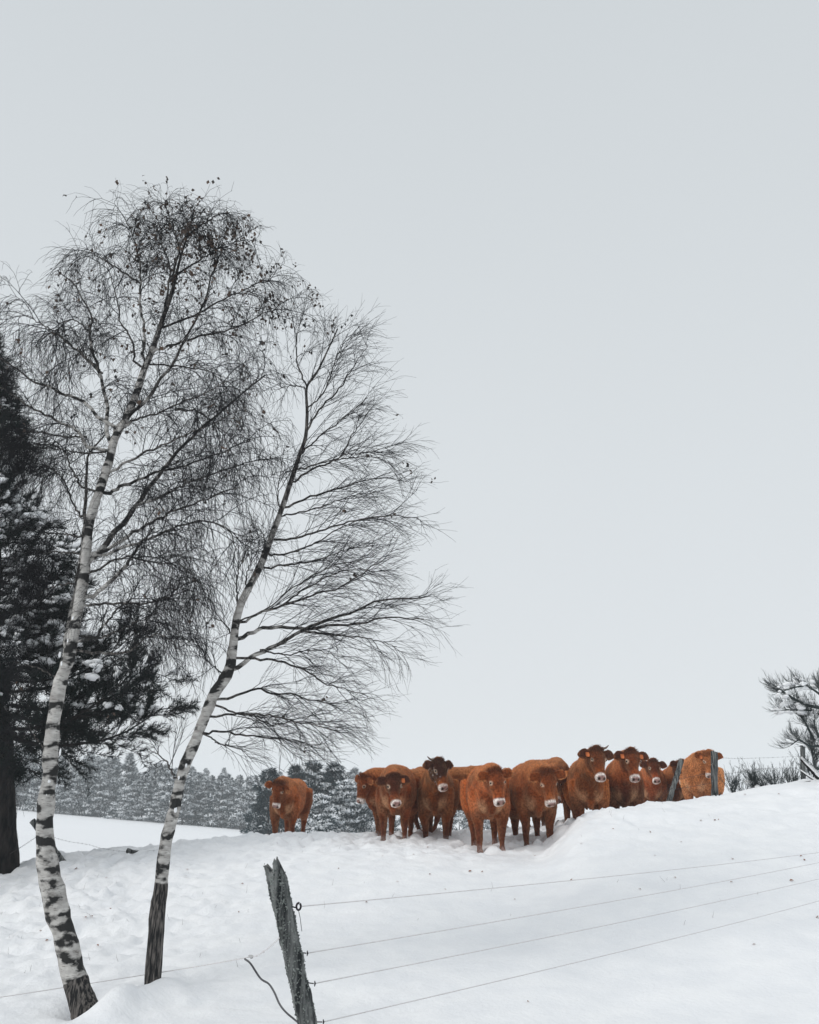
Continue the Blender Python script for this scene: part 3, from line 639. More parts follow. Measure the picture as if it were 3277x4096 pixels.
def cow(label, foot, Y, a, poll, muz, psi, scale=1., roll=0., darkhead=.0, darkbody=0., pale=0., tags=(), horn=(), sink=.07, headY=None, step=(0, 0, 0, 0), seed=0, belly=1., earlow=0, flecks=False):
    """foot: photo column of the forefeet; a: heading (0 = at the camera, + = to the right); poll / muz: photo pixels of the crown of the head and the muzzle"""
    cow_n[0] += 1; r = np.random.default_rng(100 + seed + cow_n[0]); s = scale
    beta = math.degrees(math.atan((foot - CX) / F / 1.0787)); a -= beta; psi -= beta
    h = np.array([math.sin(R(a)), -math.cos(R(a)), 0]); lft = np.array([-h[1], h[0], 0]); up = np.array([0, 0, 1.])
    fx = (foot - CX) / F / 1.0787 * Y
    O = np.array([fx, Y, 0]) - h * .42 * s; O[2] = float(ground(fx, Y)) - sink
    B = np.stack([h, lft, up], 1)                       # local -> world
    W = lambda p: O + (np.asarray(p, float) * s) @ B.T
    Lc = lambda p: ((np.asarray(p) - O) @ B) / s
    hl = .50 * s
    hy = headY if headY else Y - (.70 * math.cos(R(a)) * s + .04)
    pw = P(*poll, hy)
    dr = ray(*muz); dr = dr / np.linalg.norm(dr); oc = np.array([0, 0, CAMZ]) - pw
    bq = dr @ oc; cq = oc @ oc - hl * hl; disc = bq * bq - cq
    tt = -bq - math.sqrt(disc) if disc > 0 else -bq
    mw = np.array([0, 0, CAMZ]) + dr * tt
    A = nrm(Lc(mw) - Lc(pw)); ph = Lc(pw)
    fdir = np.array([math.sin(R(psi)), -math.cos(R(psi)), 0]); fl = fdir @ B
    L_ = np.cross(np.array([0, 0, 1.]), fl)
    cr_, sr_ = math.cos(R(roll)), math.sin(R(roll)); L_ = L_ * cr_ + np.array([0, 0, 1.]) * sr_
    L_ = nrm(L_ - A * (L_ @ A)); N_ = np.cross(A, L_)
    if N_ @ (fl + np.array([0, 0, .6])) < 0: N_ = -N_
    hc = ph - N_ * .10 + A * .03                                   # centre of the back of the skull
    mb = MB()
    # trunk
    tab = [(-.84, 1.03, .06, .09), (-.79, 1.01, .19, .22), (-.64, .965, .285, .32), (-.38, .915, .325, .36), (-.08, .875, .365 * belly, .395 * belly), (.22, .875, .355 * belly, .39 * belly), (.44, .90, .32, .385), (.60, .895, .265, .345), (.73, .865, .19, .255), (.80, .84, .09, .15)]
    tb = interp_sec(tab, 26)
    loft(mb, np.stack([tb[:, 0], 0 * tb[:, 0], tb[:, 1]], -1), np.tile([0, 1., 0], (26, 1)), np.tile([0, 0, 1.], (26, 1)), tb[:, 2] * .89, tb[:, 3])
    # neck
    n0 = np.array([.46, 0, .98]); n3 = hc + A * .05; mid1 = n0 + (n3 - n0) * .4 + np.array([.03, 0, .03]); mid2 = n0 + (n3 - n0) * .75 + np.array([.02, 0, .015])
    nc = cat([n0, mid1, mid2, n3], 12); tn = nrm(np.gradient(nc, axis=0)); nu = nrm(np.cross(np.tile([0, 0, 1.], (12, 1)), tn)); nv = np.cross(tn, nu)
    loft(mb, nc, nu, nv, np.interp(np.linspace(0, 1, 12), [0, .45, 1], [.235, .175, .115]), np.interp(np.linspace(0, 1, 12), [0, .45, 1], [.33, .235, .135]))
    # dewlap / brisket fold
    dl = cat([n3 + np.array([-.02, 0, -.16]), np.array([.72, 0, .80]), np.array([.70, 0, .62]), np.array([.55, 0, .52])], 8)
    loft(mb, dl, np.tile([0, 1., 0], (8, 1)), nrm(np.cross(np.tile([0, 1., 0], (8, 1)), nrm(np.gradient(dl, axis=0)))), np.full(8, .055), np.full(8, .07), 12, 2)
    # head: sections from poll to muzzle (distance, half width, half depth, drop)
    hs = [(-.055, .05, .05, .02), (-.03, .10, .085, .01), (.04, .122, .115, .0), (.13, .128, .132, .012), (.21, .112, .128, .02), (.30, .085, .108, .022), (.37, .078, .09, .02), (.425, .088, .083, .02), (.465, .084, .075, .022), (.492, .055, .05, .026)]
    hb = interp_sec(hs, 22); hcn = hc + hb[:, :1] * A - hb[:, 3:] * N_
    loft(mb, hcn, np.tile(L_, (22, 1)), np.tile(N_, (22, 1)), hb[:, 1], hb[:, 2], 20, 2.3)
    pv_, pf = ICO[2]                                                     # woolly poll
    mb.add(ph - N_ * .045 + A * .01 + pv_ @ np.stack([L_ * .085, N_ * .06, A * .07]), None, pf)
    # brow ridges over the eyes, jaw
    for sd in (-1, 1):
        mb.add(hc + A * .155 + L_ * sd * .098 + N_ * .06 + (pv_ @ np.stack([L_ * .035, N_ * .035, A * .05])), None, pf)
        # ear: a flattened leaf
        e0 = hc + A * .035 + L_ * sd * .10 + N_ * .035; ed = nrm(L_ * sd + np.array([0, 0, -.22]) - N_ * .12 + r.normal(0, .06, 3) + np.array([0, 0, -.95]) * (sd == earlow))
        es = np.linspace(0, 1, 8); ec = e0 + ed * (es * .215)[:, None]; ew = np.array([.034, .055, .078, .09, .09, .078, .052, .018]); evv = nrm(A * .75 - N_ * .35 - ed * ((A * .75 - N_ * .35) @ ed)); eth = np.cross(ed, evv)
        loft(mb, ec, np.tile(evv, (8, 1)), np.tile(eth, (8, 1)), ew, np.full(8, .021), 12, 2)
    # legs
    for sd, k in ((-1, 0), (1, 1)):
        dx = step[k]
        lg = cat([(.44, sd * .18, .92), (.43, sd * .195, .70), (.44 + dx * .3, sd * .195, .52), (.45 + dx * .6, sd * .18, .36), (.43 + dx, sd * .178, .16), (.46 + dx, sd * .178, .05), (.48 + dx, sd * .178, -.02)], 20)
        rd = np.interp(np.linspace(0, 1, 20), [0, .17, .34, .5, .58, .72, .84, .93, 1], [.15, .14, .108, .068, .060, .041, .047, .057, .06])
        mb.tube(lg, rd, 14)
        dx = step[2 + k]
        lg = cat([(-.56, sd * .17, 1.02), (-.50, sd * .21, .80), (-.50 + dx * .3, sd * .21, .62), (-.70 + dx * .6, sd * .19, .44), (-.68 + dx, sd * .185, .28), (-.63 + dx, sd * .18, .14), (-.59 + dx, sd * .18, .04), (-.56 + dx, sd * .18, -.02)], 22)
        rd = np.interp(np.linspace(0, 1, 22), [0, .14, .28, .43, .57, .71, .86, .95, 1], [.22, .20, .155, .078, .052, .044, .050, .060, .06])
        mb.tube(lg, rd, 14)
    tl = cat([(-.78, 0, 1.22), (-.88, 0, 1.12), (-.90, .02, .85), (-.89, .03, .6), (-.88, .03, .42)], 14)
    mb.tube(tl, np.interp(np.linspace(0, 1, 14), [0, .3, .75, .9, 1], [.05, .03, .024, .045, .012]), 10)
    mb.v = [v * s for v in mb.v]
    tmp = mb.build('tmp', M['hide'])
    md = tmp.modifiers.new('r', 'REMESH'); md.mode = 'VOXEL'; md.voxel_size = .0145
    ms = tmp.modifiers.new('s', 'SMOOTH'); ms.factor = .5; ms.iterations = 5
    dg = bpy.context.evaluated_depsgraph_get(); ev = tmp.evaluated_get(dg); me = bpy.data.meshes.new_from_object(ev)
    bpy.data.objects.remove(tmp)
    nv_ = len(me.vertices); v = np.empty(nv_ * 3, np.float32); me.vertices.foreach_get('co', v); v = v.reshape(-1, 3).astype(float) / s
    nn = np.empty(nv_ * 3, np.float32); me.vertices.foreach_get('normal', nn); nn = nn.reshape(-1, 3).astype(float)
    # muscle and hair relief
    v = v + nn * (.008 * vnoise(v, .16, cow_n[0], 2) + .0035 * vnoise(v, .035, 5, 2))[:, None]
    me.vertices.foreach_set('co', (v * s).astype(np.float32).ravel())
    # coat markings (hair colour), with light and shade painted into them
    q = v - hc; ha, hlx, hn = q @ A, q @ L_, q @ N_
    inhead = (np.clip((ha + .09) / .08, 0, 1)) * (np.linalg.norm(q - np.outer(np.clip(ha, 0, .5), A), axis=1) < .34) * (np.abs(hlx) < .36) * (ha > -.1)
    inhead = inhead * np.clip((.24 - np.linalg.norm(q - np.outer(np.clip(ha, 0, .48), A) - np.outer(np.sign(hlx) * np.clip(np.abs(hlx), 0, .2), L_), axis=1)) / .06, 0, 1)
    ssm = lambda x, lo, hi: (lambda t: t * t * (3 - 2 * t))(np.clip((x - lo) / (hi - lo), 0, 1))
    nz = vnoise(v, .12, cow_n[0] + 3, 3); base = RUST * (1 - pale) * r.uniform(.78, 1.22) * np.array([1, r.uniform(.9, 1.12), 1]) + TAN * 1.1 * pale; nb = vnoise(v, .38, cow_n[0] + 31, 3)
    col = np.tile(base, (nv_, 1)) * (1 + .30 * nz)[:, None]
    mixc = lambda c, k: col * (1 - k[:, None]) + np.asarray(c) * k[:, None]
    col = mixc(base * .33, (.75 - .4 * pale) * ssm(nb, -.1, .55)); col = mixc(base * np.array([1.9, 2.3, 2.6]), .6 * ssm(-nb, .1, .7))  # mottled patches imitate shaded recesses and lit hair
    col = mixc(DARK * 1.6, darkbody * ssm(.95 - v[:, 2] + .15 * nz, -.15, .35) * np.ones(nv_))  # dark coats, with shade of neck and recesses painted in
    col = mixc(TAN * (1 + .35 * pale), .6 * ssm(v[:, 2] + .12 * nz, .98, 1.24) * (1 - inhead))                  # top light painted onto the back
    col = mixc(RUST * .42, (.55 - .4 * pale) * ssm(.80 - v[:, 2] + .12 * nb, 0, .3) * ssm(.75 - v[:, 0], 0, .2)); col = mixc(DARK * 2.2, .55 * ssm(.46 - v[:, 2] + .05 * nz, 0, .2) * ssm(v[:, 2], .0, .12))                # underside shade painted on the lower flank; darker knees and lower legs
    br = ssm(v[:, 0], .48, .66) * ssm(.82 - v[:, 2] + .06 * nz, 0, .16) * ssm(v[:, 2], .42, .55) * ssm(np.abs(v[:, 1]) + .03 * nz, .05, .12)
    col = mixc(CREAM * np.array([.85, .62, .45]), .62 * br)                                                  # pale brisket
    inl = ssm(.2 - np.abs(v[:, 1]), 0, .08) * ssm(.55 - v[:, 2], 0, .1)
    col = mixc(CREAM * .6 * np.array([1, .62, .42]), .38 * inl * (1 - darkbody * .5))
    hd = inhead * ssm(.36 - ha + .04 * nz, 0, .12)
    col = mixc(DARK, hd * darkhead); col = mixc(RUST * .75, hd * (1 - darkhead) * .6 * (1 - pale))
    col = mixc(DARK * 1.5, inhead * ssm(.07 - ha + .03 * nz, 0, .06) * ssm(.13 - np.abs(hlx), 0, .03) * max(darkhead, .55 - .5 * pale))      # dark curls on the poll
    ear = inhead * ssm(np.abs(hlx), .13, .17)
    col = mixc(DARK * 1.4 if darkhead > .5 else RUST * .8, ear * .8)
    ev_ = np.abs((q - np.outer(np.ones(nv_), A * .035)) @ nrm(A * .75 - N_ * .35)); col = mixc(TAN, ear * (.22 if darkhead > .5 else .85) * np.maximum(ssm(ev_, .052, .075), ssm(np.abs(hlx), .265, .29)))
    eyes = []
    for sd in (-1, 1):
        ep = hc + A * .175 + L_ * sd * .108 + N_ * .055; eyes.append((ep, sd))
        dd_ = np.linalg.norm((v - ep) * 1.0, axis=1); col = mixc(CREAM * 1.1, inhead * .9 * ssm(.044 - dd_ + .008 * nz, 0, .022))
    mz = inhead * ssm(ha + .012 * nz, .385, .415) * (np.linalg.norm(q - np.outer(ha, A) + .02 * N_, axis=1) < .112)
    col = mixc((.90, .82, .78), mz)
    nose = mz * ssm(hn, -.035, -.005) * ssm(ha, .42, .45) * ssm(.07 - np.abs(hlx), 0, .02)
    col = mixc((.40, .24, .22), nose)
    for sd in (-1, 1):
        npz = hc + A * .475 + L_ * sd * .045 + N_ * .022
        col = mixc((.035, .018, .016), ssm(.030 - np.linalg.norm(v - npz, axis=1), 0, .01) * mz)
    # snow caught on the fetlocks and a few flecks on the coat
    col = mixc((.55, .54, .55), .35 * ssm(.14 - v[:, 2] + .05 * nz, .0, .1))
    if flecks: col = mixc((.62, .60, .62), .8 * inhead * (vnoise(v, .017, 77, 2) > .62) * ssm(ha, .08, .14) * ssm(.36 - ha, 0, .05) * ssm(.09 - hn, 0, .04))
    col = np.clip(col, .004, 1)
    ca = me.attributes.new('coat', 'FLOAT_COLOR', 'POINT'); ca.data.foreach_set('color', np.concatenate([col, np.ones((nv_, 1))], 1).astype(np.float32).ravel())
    for p_ in me.polygons: p_.use_smooth = True
    me.materials.clear(); me.materials.append(M['hide']); me.name = 'body'
    for sd in (-1, 1):
        for fx_, k_ in ((.46 + step[(sd + 1) // 2], 1.2), (-.57 + step[2 + (sd + 1) // 2], 1.2)):
            q_ = W((fx_, sd * .18, 0)); DENTS.append((q_[0], q_[1], k_))
    root = empty('cow', O, label, 'cow', 'herd of rust-brown cattle standing in the snow')
    root.rotation_euler = (0, 0, math.atan2(h[1], h[0]))
    bo = bpy.data.objects.new('body', me); C.objects.link(bo); bo.parent = root
    # winter coat: short hairs
    nf = 9000; ix = r.integers(0, nv_, nf); ix = ix[(mz[ix] < .3)]
    fd = nn[ix] * .75 + np.array([-.35, 0, -.55]) * .8 + r.normal(0, .25, (len(ix), 3))
    fb = MB(); fb.blades(v[ix] * s, fd, r.uniform(.014, .030, len(ix)) * s * np.clip(v[ix, 2] * 1.5, .35, 1), r.uniform(.003, .006, len(ix)), 0., np.clip(col[ix] * r.uniform(.75, 2.1, (len(ix), 1)), 0, 1))  # brightened hair colours stand in for highlights on the coat
    top = np.where((inhead > .5) & (ha < .07) & (np.abs(hlx) < .12) & (hn > .0))[0]
    if len(top):
        ix = top[r.integers(0, len(top), 420)]
        fb.blades(v[ix] * s, nn[ix] + r.normal(0, .45, (len(ix), 3)) + np.array([0, 0, .35]), r.uniform(.025, .06, len(ix)), .005, 0., col[ix] * 1.1)
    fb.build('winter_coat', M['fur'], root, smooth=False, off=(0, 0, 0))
    for ep, sd in eyes:
        eb = MB(); eb.add((ep + L_ * sd * .004 + N_ * .008 + pv_ * np.array([.020, .020, .020])) * s, None, pf); eb.build('eye', M['eye'], root, off=(0, 0, 0))
    for sd in horn:
        hbm = MB(); p0 = ph + L_ * sd * .085 - N_ * .05 + A * .0; hp = cat([p0, p0 + L_ * sd * .07 + np.array([0, 0, .015]), p0 + L_ * sd * .125 + np.array([0, 0, .06])], 8)
        hbm.tube(hp * s, np.linspace(.026, .006, 8) * s, 10); hbm.build('horn', M['horn'], root, off=(0, 0, 0))
    for sd in tags:
        tbm = MB(); c0 = hc + A * .085 + L_ * sd * .165 + N_ * .045
        u_, v_ = L_ * .032, nrm(A + np.array([0, 0, -.4])) * .036; w_ = np.cross(nrm(u_), nrm(v_)) * .004
        V = [c0 + i * u_ + j * v_ + k_ * w_ for k_ in (-1, 1) for i, j in ((-.8, -1), (.8, -1), (1, .3), (.7, 1), (-.7, 1), (-1, .3))]
        tbm.add(np.array(V) * s, [(i, (i + 1) % 6, 6 + (i + 1) % 6, 6 + i) for i in range(6)], [(0, i, i + 1) for i in range(1, 5)] + [(6, 6 + i + 1, 6 + i) for i in range(1, 5)])
        tbm.build('ear_tag', M['tag'], root, smooth=False, off=(0, 0, 0))
    wv_ = O + (v * s) @ B.T; pr = np.array(proj(wv_.T)); b_ = (v[:, 0] < .3)
    print('COW %d %s| bbox x %.0f-%.0f y %.0f-%.0f | back top %.0f | head x %.0f-%.0f y %.0f-%.0f' % (cow_n[0], label[:28], pr[0].min(), pr[0].max(), pr[1].min(), pr[1].max(), pr[1][b_].min(), *(lambda k: (pr[0][k].min(), pr[0][k].max(), pr[1][k].min(), pr[1][k].max()))(inhead > .5)))

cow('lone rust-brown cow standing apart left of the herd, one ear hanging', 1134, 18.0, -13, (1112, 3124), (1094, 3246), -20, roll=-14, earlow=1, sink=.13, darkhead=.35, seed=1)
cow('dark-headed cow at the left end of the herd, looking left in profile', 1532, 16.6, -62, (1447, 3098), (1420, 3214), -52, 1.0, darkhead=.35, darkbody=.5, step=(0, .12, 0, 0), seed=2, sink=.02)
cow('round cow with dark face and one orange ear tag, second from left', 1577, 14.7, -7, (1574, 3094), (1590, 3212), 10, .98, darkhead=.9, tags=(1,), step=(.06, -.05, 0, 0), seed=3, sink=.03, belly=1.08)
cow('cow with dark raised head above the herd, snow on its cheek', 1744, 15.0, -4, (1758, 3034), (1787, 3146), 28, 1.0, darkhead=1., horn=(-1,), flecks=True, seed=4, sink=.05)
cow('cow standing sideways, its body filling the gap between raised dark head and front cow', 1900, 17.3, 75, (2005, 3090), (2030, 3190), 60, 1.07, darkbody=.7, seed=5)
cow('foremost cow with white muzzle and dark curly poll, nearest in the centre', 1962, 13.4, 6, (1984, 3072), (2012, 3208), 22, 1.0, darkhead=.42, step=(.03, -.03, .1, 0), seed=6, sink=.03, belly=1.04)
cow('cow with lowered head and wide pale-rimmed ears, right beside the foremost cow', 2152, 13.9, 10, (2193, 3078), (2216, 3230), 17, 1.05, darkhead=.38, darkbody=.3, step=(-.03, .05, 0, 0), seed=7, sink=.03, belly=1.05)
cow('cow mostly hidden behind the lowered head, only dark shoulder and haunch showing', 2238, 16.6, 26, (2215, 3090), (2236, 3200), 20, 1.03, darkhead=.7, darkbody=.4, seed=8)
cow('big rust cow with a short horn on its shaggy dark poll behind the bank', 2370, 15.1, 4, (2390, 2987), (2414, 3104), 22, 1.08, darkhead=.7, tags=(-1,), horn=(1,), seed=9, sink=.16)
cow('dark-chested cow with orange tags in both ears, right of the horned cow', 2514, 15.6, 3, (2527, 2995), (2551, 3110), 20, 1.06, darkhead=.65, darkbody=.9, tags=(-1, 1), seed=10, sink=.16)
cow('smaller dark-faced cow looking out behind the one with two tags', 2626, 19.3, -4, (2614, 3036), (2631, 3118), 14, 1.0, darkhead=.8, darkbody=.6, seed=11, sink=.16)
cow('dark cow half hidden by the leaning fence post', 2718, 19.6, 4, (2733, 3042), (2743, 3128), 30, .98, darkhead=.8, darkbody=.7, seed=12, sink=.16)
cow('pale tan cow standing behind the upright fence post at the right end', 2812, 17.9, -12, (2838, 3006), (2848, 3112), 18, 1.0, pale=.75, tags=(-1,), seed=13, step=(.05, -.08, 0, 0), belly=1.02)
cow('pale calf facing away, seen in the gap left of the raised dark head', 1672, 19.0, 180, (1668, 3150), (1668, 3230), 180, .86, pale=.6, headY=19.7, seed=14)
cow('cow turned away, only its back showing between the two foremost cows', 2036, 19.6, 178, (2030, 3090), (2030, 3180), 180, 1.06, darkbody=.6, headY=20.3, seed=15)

# ------------------------------------------------------------------ the snow sheet itself, with the hoof prints
gx = axis(-7, 8.4, .045, (-560, 560)); gy = axis(5.5, 19.5, .045, (-60, 620))
GX, GY = np.meshgrid(gx, gy); GZ = ground(GX, GY)
for _ in range(330):
    x_, y_ = rng.uniform(-3.6, 5.2), rng.uniform(12.6, 19.5)
    if x_ / y_ > .17 and y_ < 15: continue
    DENTS.append((x_, y_, .25 + .5 * rng.random()))
for x_, y_, k_ in DENTS:
    r_ = np.hypot(GX - x_, GY - y_) * (1 + .25 * vnoise(np.stack([GX * 0 + x_, np.arctan2(GY - y_, GX - x_) * 1.5, GX * 0 + y_], -1), 1.)) if False else np.hypot(GX - x_, GY - y_)
    sel = r_ < .5; rr_ = r_[sel]; nz_ = vnoise(np.stack([GX[sel], GY[sel], 0 * rr_], -1), .09, 6)
    GZ[sel] += k_ * (-.08 * np.exp(-(rr_ / .10) ** 2) + .022 * (1 + nz_) * np.exp(-((rr_ - .20) / .08) ** 2))
mb = MB(); nx = len(gx); ii, jj = np.meshgrid(np.arange(len(gy) - 1), np.arange(nx - 1), indexing='ij')
mb.add(np.stack([GX, GY, GZ], -1).reshape(-1, 3), np.stack([ii * nx + jj, ii * nx + jj + 1, (ii + 1) * nx + jj + 1, (ii + 1) * nx + jj], -1).reshape(-1, 4))
tag(mb.build('snow_ground', M['snow']), kind='structure')

# ------------------------------------------------------------------ fences
def add_post(name, label, base, top, r0, r1, seed=0, notch=None, group=None, lich=0, extra=.3, snowcap=0, sides=26):
    base = np.asarray(base, float); top = np.asarray(top, float); d = nrm(top - base); b2 = base - d * extra
    root = empty(name, base, label, 'post', group)
    n = 120; cen = b2 + (top - b2) * np.linspace(0, 1, n)[:, None]; rad = np.linspace(r0, r1, n)
    u = nrm(np.array([1., 0, 0]) - d * d[0]); v = np.cross(d, u)
    a = np.arange(sides) / sides * 6.2832; V = []
    for i in range(n):
        c = cen[i]; k = 1.0
        V.append(c + rad[i] * (np.cos(a)[:, None] * u + np.sin(a)[:, None] * v))
    V = np.array(V); dv = V - cen[:, None]
    st = V.copy(); st[..., 2] *= .18
    V = cen[:, None] + dv * (1 + .15 * vnoise(st, r0 * .45, seed, 2) + .05 * vnoise(V, r0 * 1.2, seed + 3, 2))[..., None]
    if notch:
        for i in range(n):
            f = np.clip((i - (n - 12)) / 11, 0, 1)
            V[i] += d * (f * np.interp(np.cos(a), [q[0] for q in notch], [q[1] for q in notch]) * (1 + .3 * vnoise(V[-1], r0 * .3, 8)))[:, None]
    i, j = np.meshgrid(np.arange(n - 1), np.arange(sides), indexing='ij'); j2 = (j + 1) % sides
    q = np.stack([i * sides + j, i * sides + j2, (i + 1) * sides + j2, (i + 1) * sides + j], -1).reshape(-1, 4)
    mid = V[-1].mean(0) - d * (.02 if notch else -.002); k = n * sides
    mb = MB(); mb.add(np.concatenate([V.reshape(-1, 3), [mid]]), q, [(k, (n - 1) * sides + jj, (n - 1) * sides + (jj + 1) % sides) for jj in range(sides)])
    mb.build('wood', M['post'], root)
    if lich:
        r = np.random.default_rng(seed + 50); lb = MB(); iv, if_ = ICO[1]
        for k_ in range(lich):
            i_, a_ = int(np.clip(n - 1 - abs(r.normal(0, 30)), 0, n - 1)), r.integers(0, sides); f1 = r.random()
            p = V[i_, a_] * (1 - f1) + V[i_, (a_ + 1) % sides] * f1 + d * r.normal(0, .012); g_ = r.uniform(.025, .15) ** 1.0 * r1 * .9
            lb.add(p + iv * g_ * r.uniform(.5, 1.2, 3) * (1 + .5 * r.normal(size=(len(iv), 1)) * .5), None, if_)
        lb.build('lichen', M['lichen'], root, smooth=False)
    return root
# near corner post
YP = 3.8
pt, pb = P(1100, 3478, YP), P(1232, 4100, YP); pd = (pb - pt) / np.linalg.norm(pb - pt)
gb = pt + pd * (pt[2] - .0) / -pd[2] if pd[2] < 0 else pb
near_post = add_post('fence_post', 'weathered grey lichen-covered fence post leaning left in the foreground', gb, pt, pxm(37, YP, 4096), pxm(36, YP, 3500), 5,
                     notch=[(-1, .030), (-.75, .028), (-.5, -.004), (-.2, -.012), (.05, .02), (.35, .048), (.6, .02), (1, -.055)], lich=2200, extra=.2)
wl = [(1203, 3626), (1229, 3813), (1259, 3934), (1293, 4088)]; wrr = [(3277, 3405), (3277, 3445), (3277, 3510), (3277, 3598)]
YR = 8.6; wire_names = ['uppermost grey fence rope running from the lichen post to the right', 'second grey fence rope from the top, right of the lichen post',
                        'third grey fence rope from the top, above the lowest one', 'lowest grey fence rope crossing the bottom right snow']
def sagwire(a, b, sag, n=40):
    t = np.linspace(0, 1, n)[:, None]; p = a + (b - a) * t; p[:, 2] -= (sag * 4 * t * (1 - t))[:, 0]; return p
ends = []
for k in range(4):
    a, b = P(*wl[k], YP + .02), P(*wrr[k], YR); b2 = a + (b - a) * 1.22; ends.append(b2)
    mb = MB(); p = sagwire(a, b2, .02); mb.tube(p, .0023, 6)
    tag(mb.build('fence_wire', M['wire']), wire_names[k], 'wire', 'fence ropes right of the lichen post')
    # insulator on the post
    ib = MB(); row = wl[k][1]; cpost = pt + pd * np.interp(row, [3478, 4100], [0, np.linalg.norm(pb - pt)])
    if k == 0:
        th = np.linspace(.5, 6.6, 22); c = P(1195, 3626, YP)
        ib.tube(c + np.stack([np.sin(th) * .0095, 0 * th, np.cos(th) * .0135], -1), .0045, 8)
        ib.tube([cpost, c + np.array([-.012, 0, -.004])], .003, 6); ib.tube([c + np.array([0, 0, -.015]), P(1201, 3670, YP), P(1208, 3725, YP)], .0013, 5)
    else:
        c = a; ib.tube([cpost, c + np.array([-.004, 0, 0])], .0025, 6); ib.tube([c + np.array([0, 0, .010]), c + np.array([.002, 0, 0]), c + np.array([0, 0, -.011])], [.0015, .004, .0015], 8)
    ib.build('insulator', M['plastic'], near_post)
e0 = ends[0]; pbz = float(ground(e0[0], e0[1]))
add_post('fence_post', 'grey fence post carrying the ropes beyond the right edge', (e0[0] + .05, e0[1] + .05, pbz), (e0[0] + .05, e0[1] + .05, e0[2] + .12), .05, .045, 9)
# left wire with its strainer and the black lead
a = P(1118, 3752, YP - .03); k1 = P(1000, 3828, 6.9); kb = P(600, 3896, 7.68); k2 = P(0, 3986, 7.18); k3 = k2 + (k2 - kb) * 1.2
mb = MB(); mb.tube(np.concatenate([sagwire(k1, kb, .004, 14), sagwire(kb, k3, .006, 24)[1:]]), .0034, 6); mb.tube(sagwire(a, k1, .02, 16), .0026, 6)
for f in (.35, .62): mb.lump(k1 + (a - k1) * f + np.array([0, 0, -.018]), .008, .005, .007, 3, 1)
tag(mb.build('fence_wire', M['wire']), 'fence rope running left from the lichen post past both birches', 'wire', 'fence ropes left of the lichen post')
mb = MB(); mb.tube([k1 + np.array([-.005, 0, .008]), k1 + (a - k1) * .10 + np.array([0, 0, -.006]), k1 + (a - k1) * .18 + np.array([0, 0, -.010])], [.008, .014, .006], 8)
tag(mb.build('wire_strainer', M['pale']), 'small pale strainer on the left rope beside the lichen post', 'strainer')
mb = MB(); cb = [P(*q, 6.9 - 2.7 * i / 8) for i, q in enumerate([(980, 3836), (1003, 3855), (1042, 3913), (1075, 3935), (1098, 3970), (1118, 4015), (1145, 4050), (1200, 4098), (1225, 4150)])]
mb.tube(cat(cb, 40), np.linspace(.0075, .0045, 40), 8); tag(mb.build('cable', M['plastic']), 'black cable hanging in a curve left of the lichen post', 'cable')
# fence behind on the bank
Yf = 15.2
def hill_post(label, t_, b_, w_, Y, seed, group='posts of the fence on the bank'):
    return add_post('fence_post', label, P(*b_, Y), P(*t_, Y), pxm(w_ * .5, Y), pxm(w_ * .48, Y), seed, group=group, extra=.35, lich=260, sides=16, notch=[(-1, .01), (-.4, .02), (.1, -.012), (.6, .012), (1, -.006)])
hill_post('grey fence post leaning right in front of the dark cow on the bank', (2727, 3040), (2678, 3200), 20, 14.8, 61)
hill_post('upright dark grey fence post in front of the pale tan cow', (2857, 3008), (2859, 3186), 26, Yf, 62)
hill_post('dark fence post among the broom at the right edge', (3211, 2986), (3214, 3120), 18, 15.6, 63)
def barbed(label, pts, Ys, grp='barbed wires on the bank', r=.0014, n=60):
    c = cat([P(x, y, Y) for (x, y), Y in zip(pts, Ys)], n); mb = MB(); mb.tube(c, r, 5)
    st = max(2, n // 22)
    pp = c[1:-1:st]; k = len(pp)
    for sgn in (-1, 1): mb.blades(np.repeat(pp, 2, 0), np.tile([[.6, .2, 1], [-.5, -.2, -1]], (k, 1)) * np.array([sgn, 1, 1]), .018, .004)
    tag(mb.build('barbed_wire', M['iron']), label, 'wire', grp)
barbed('upper barbed wire between the upright post and the broom', [(2868, 3030), (2950, 3034), (3060, 3031), (3203, 3025), (3330, 3020)], [15.1, 15.2, 15.3, 15.5, 15.7])
barbed('lower barbed wire from the upright post to the broom', [(2868, 3098), (2930, 3092), (3027, 3077), (3100, 3073), (3205, 3071), (3330, 3068)], [15.1, 15.2, 15.3, 15.4, 15.5, 15.7])
barbed('barbed wire slanting down to the left of the leaning post', [(2712, 3096), (2680, 3140), (2632, 3202)], [14.7, 14.6, 14.4])
barbed('short barbed wire running low to the left from the leaning post', [(2695, 3150), (2672, 3165), (2637, 3206)], [14.7, 14.6, 14.5])
barbed('barbed wire at muzzle height between leaning and upright post', [(2705, 3120), (2770, 3106), (2855, 3088)], [14.75, 14.9, 15.1])
barbed('barbed wire low between leaning and upright post', [(2692, 3158), (2770, 3146), (2855, 3130)], [14.75, 14.9, 15.1])
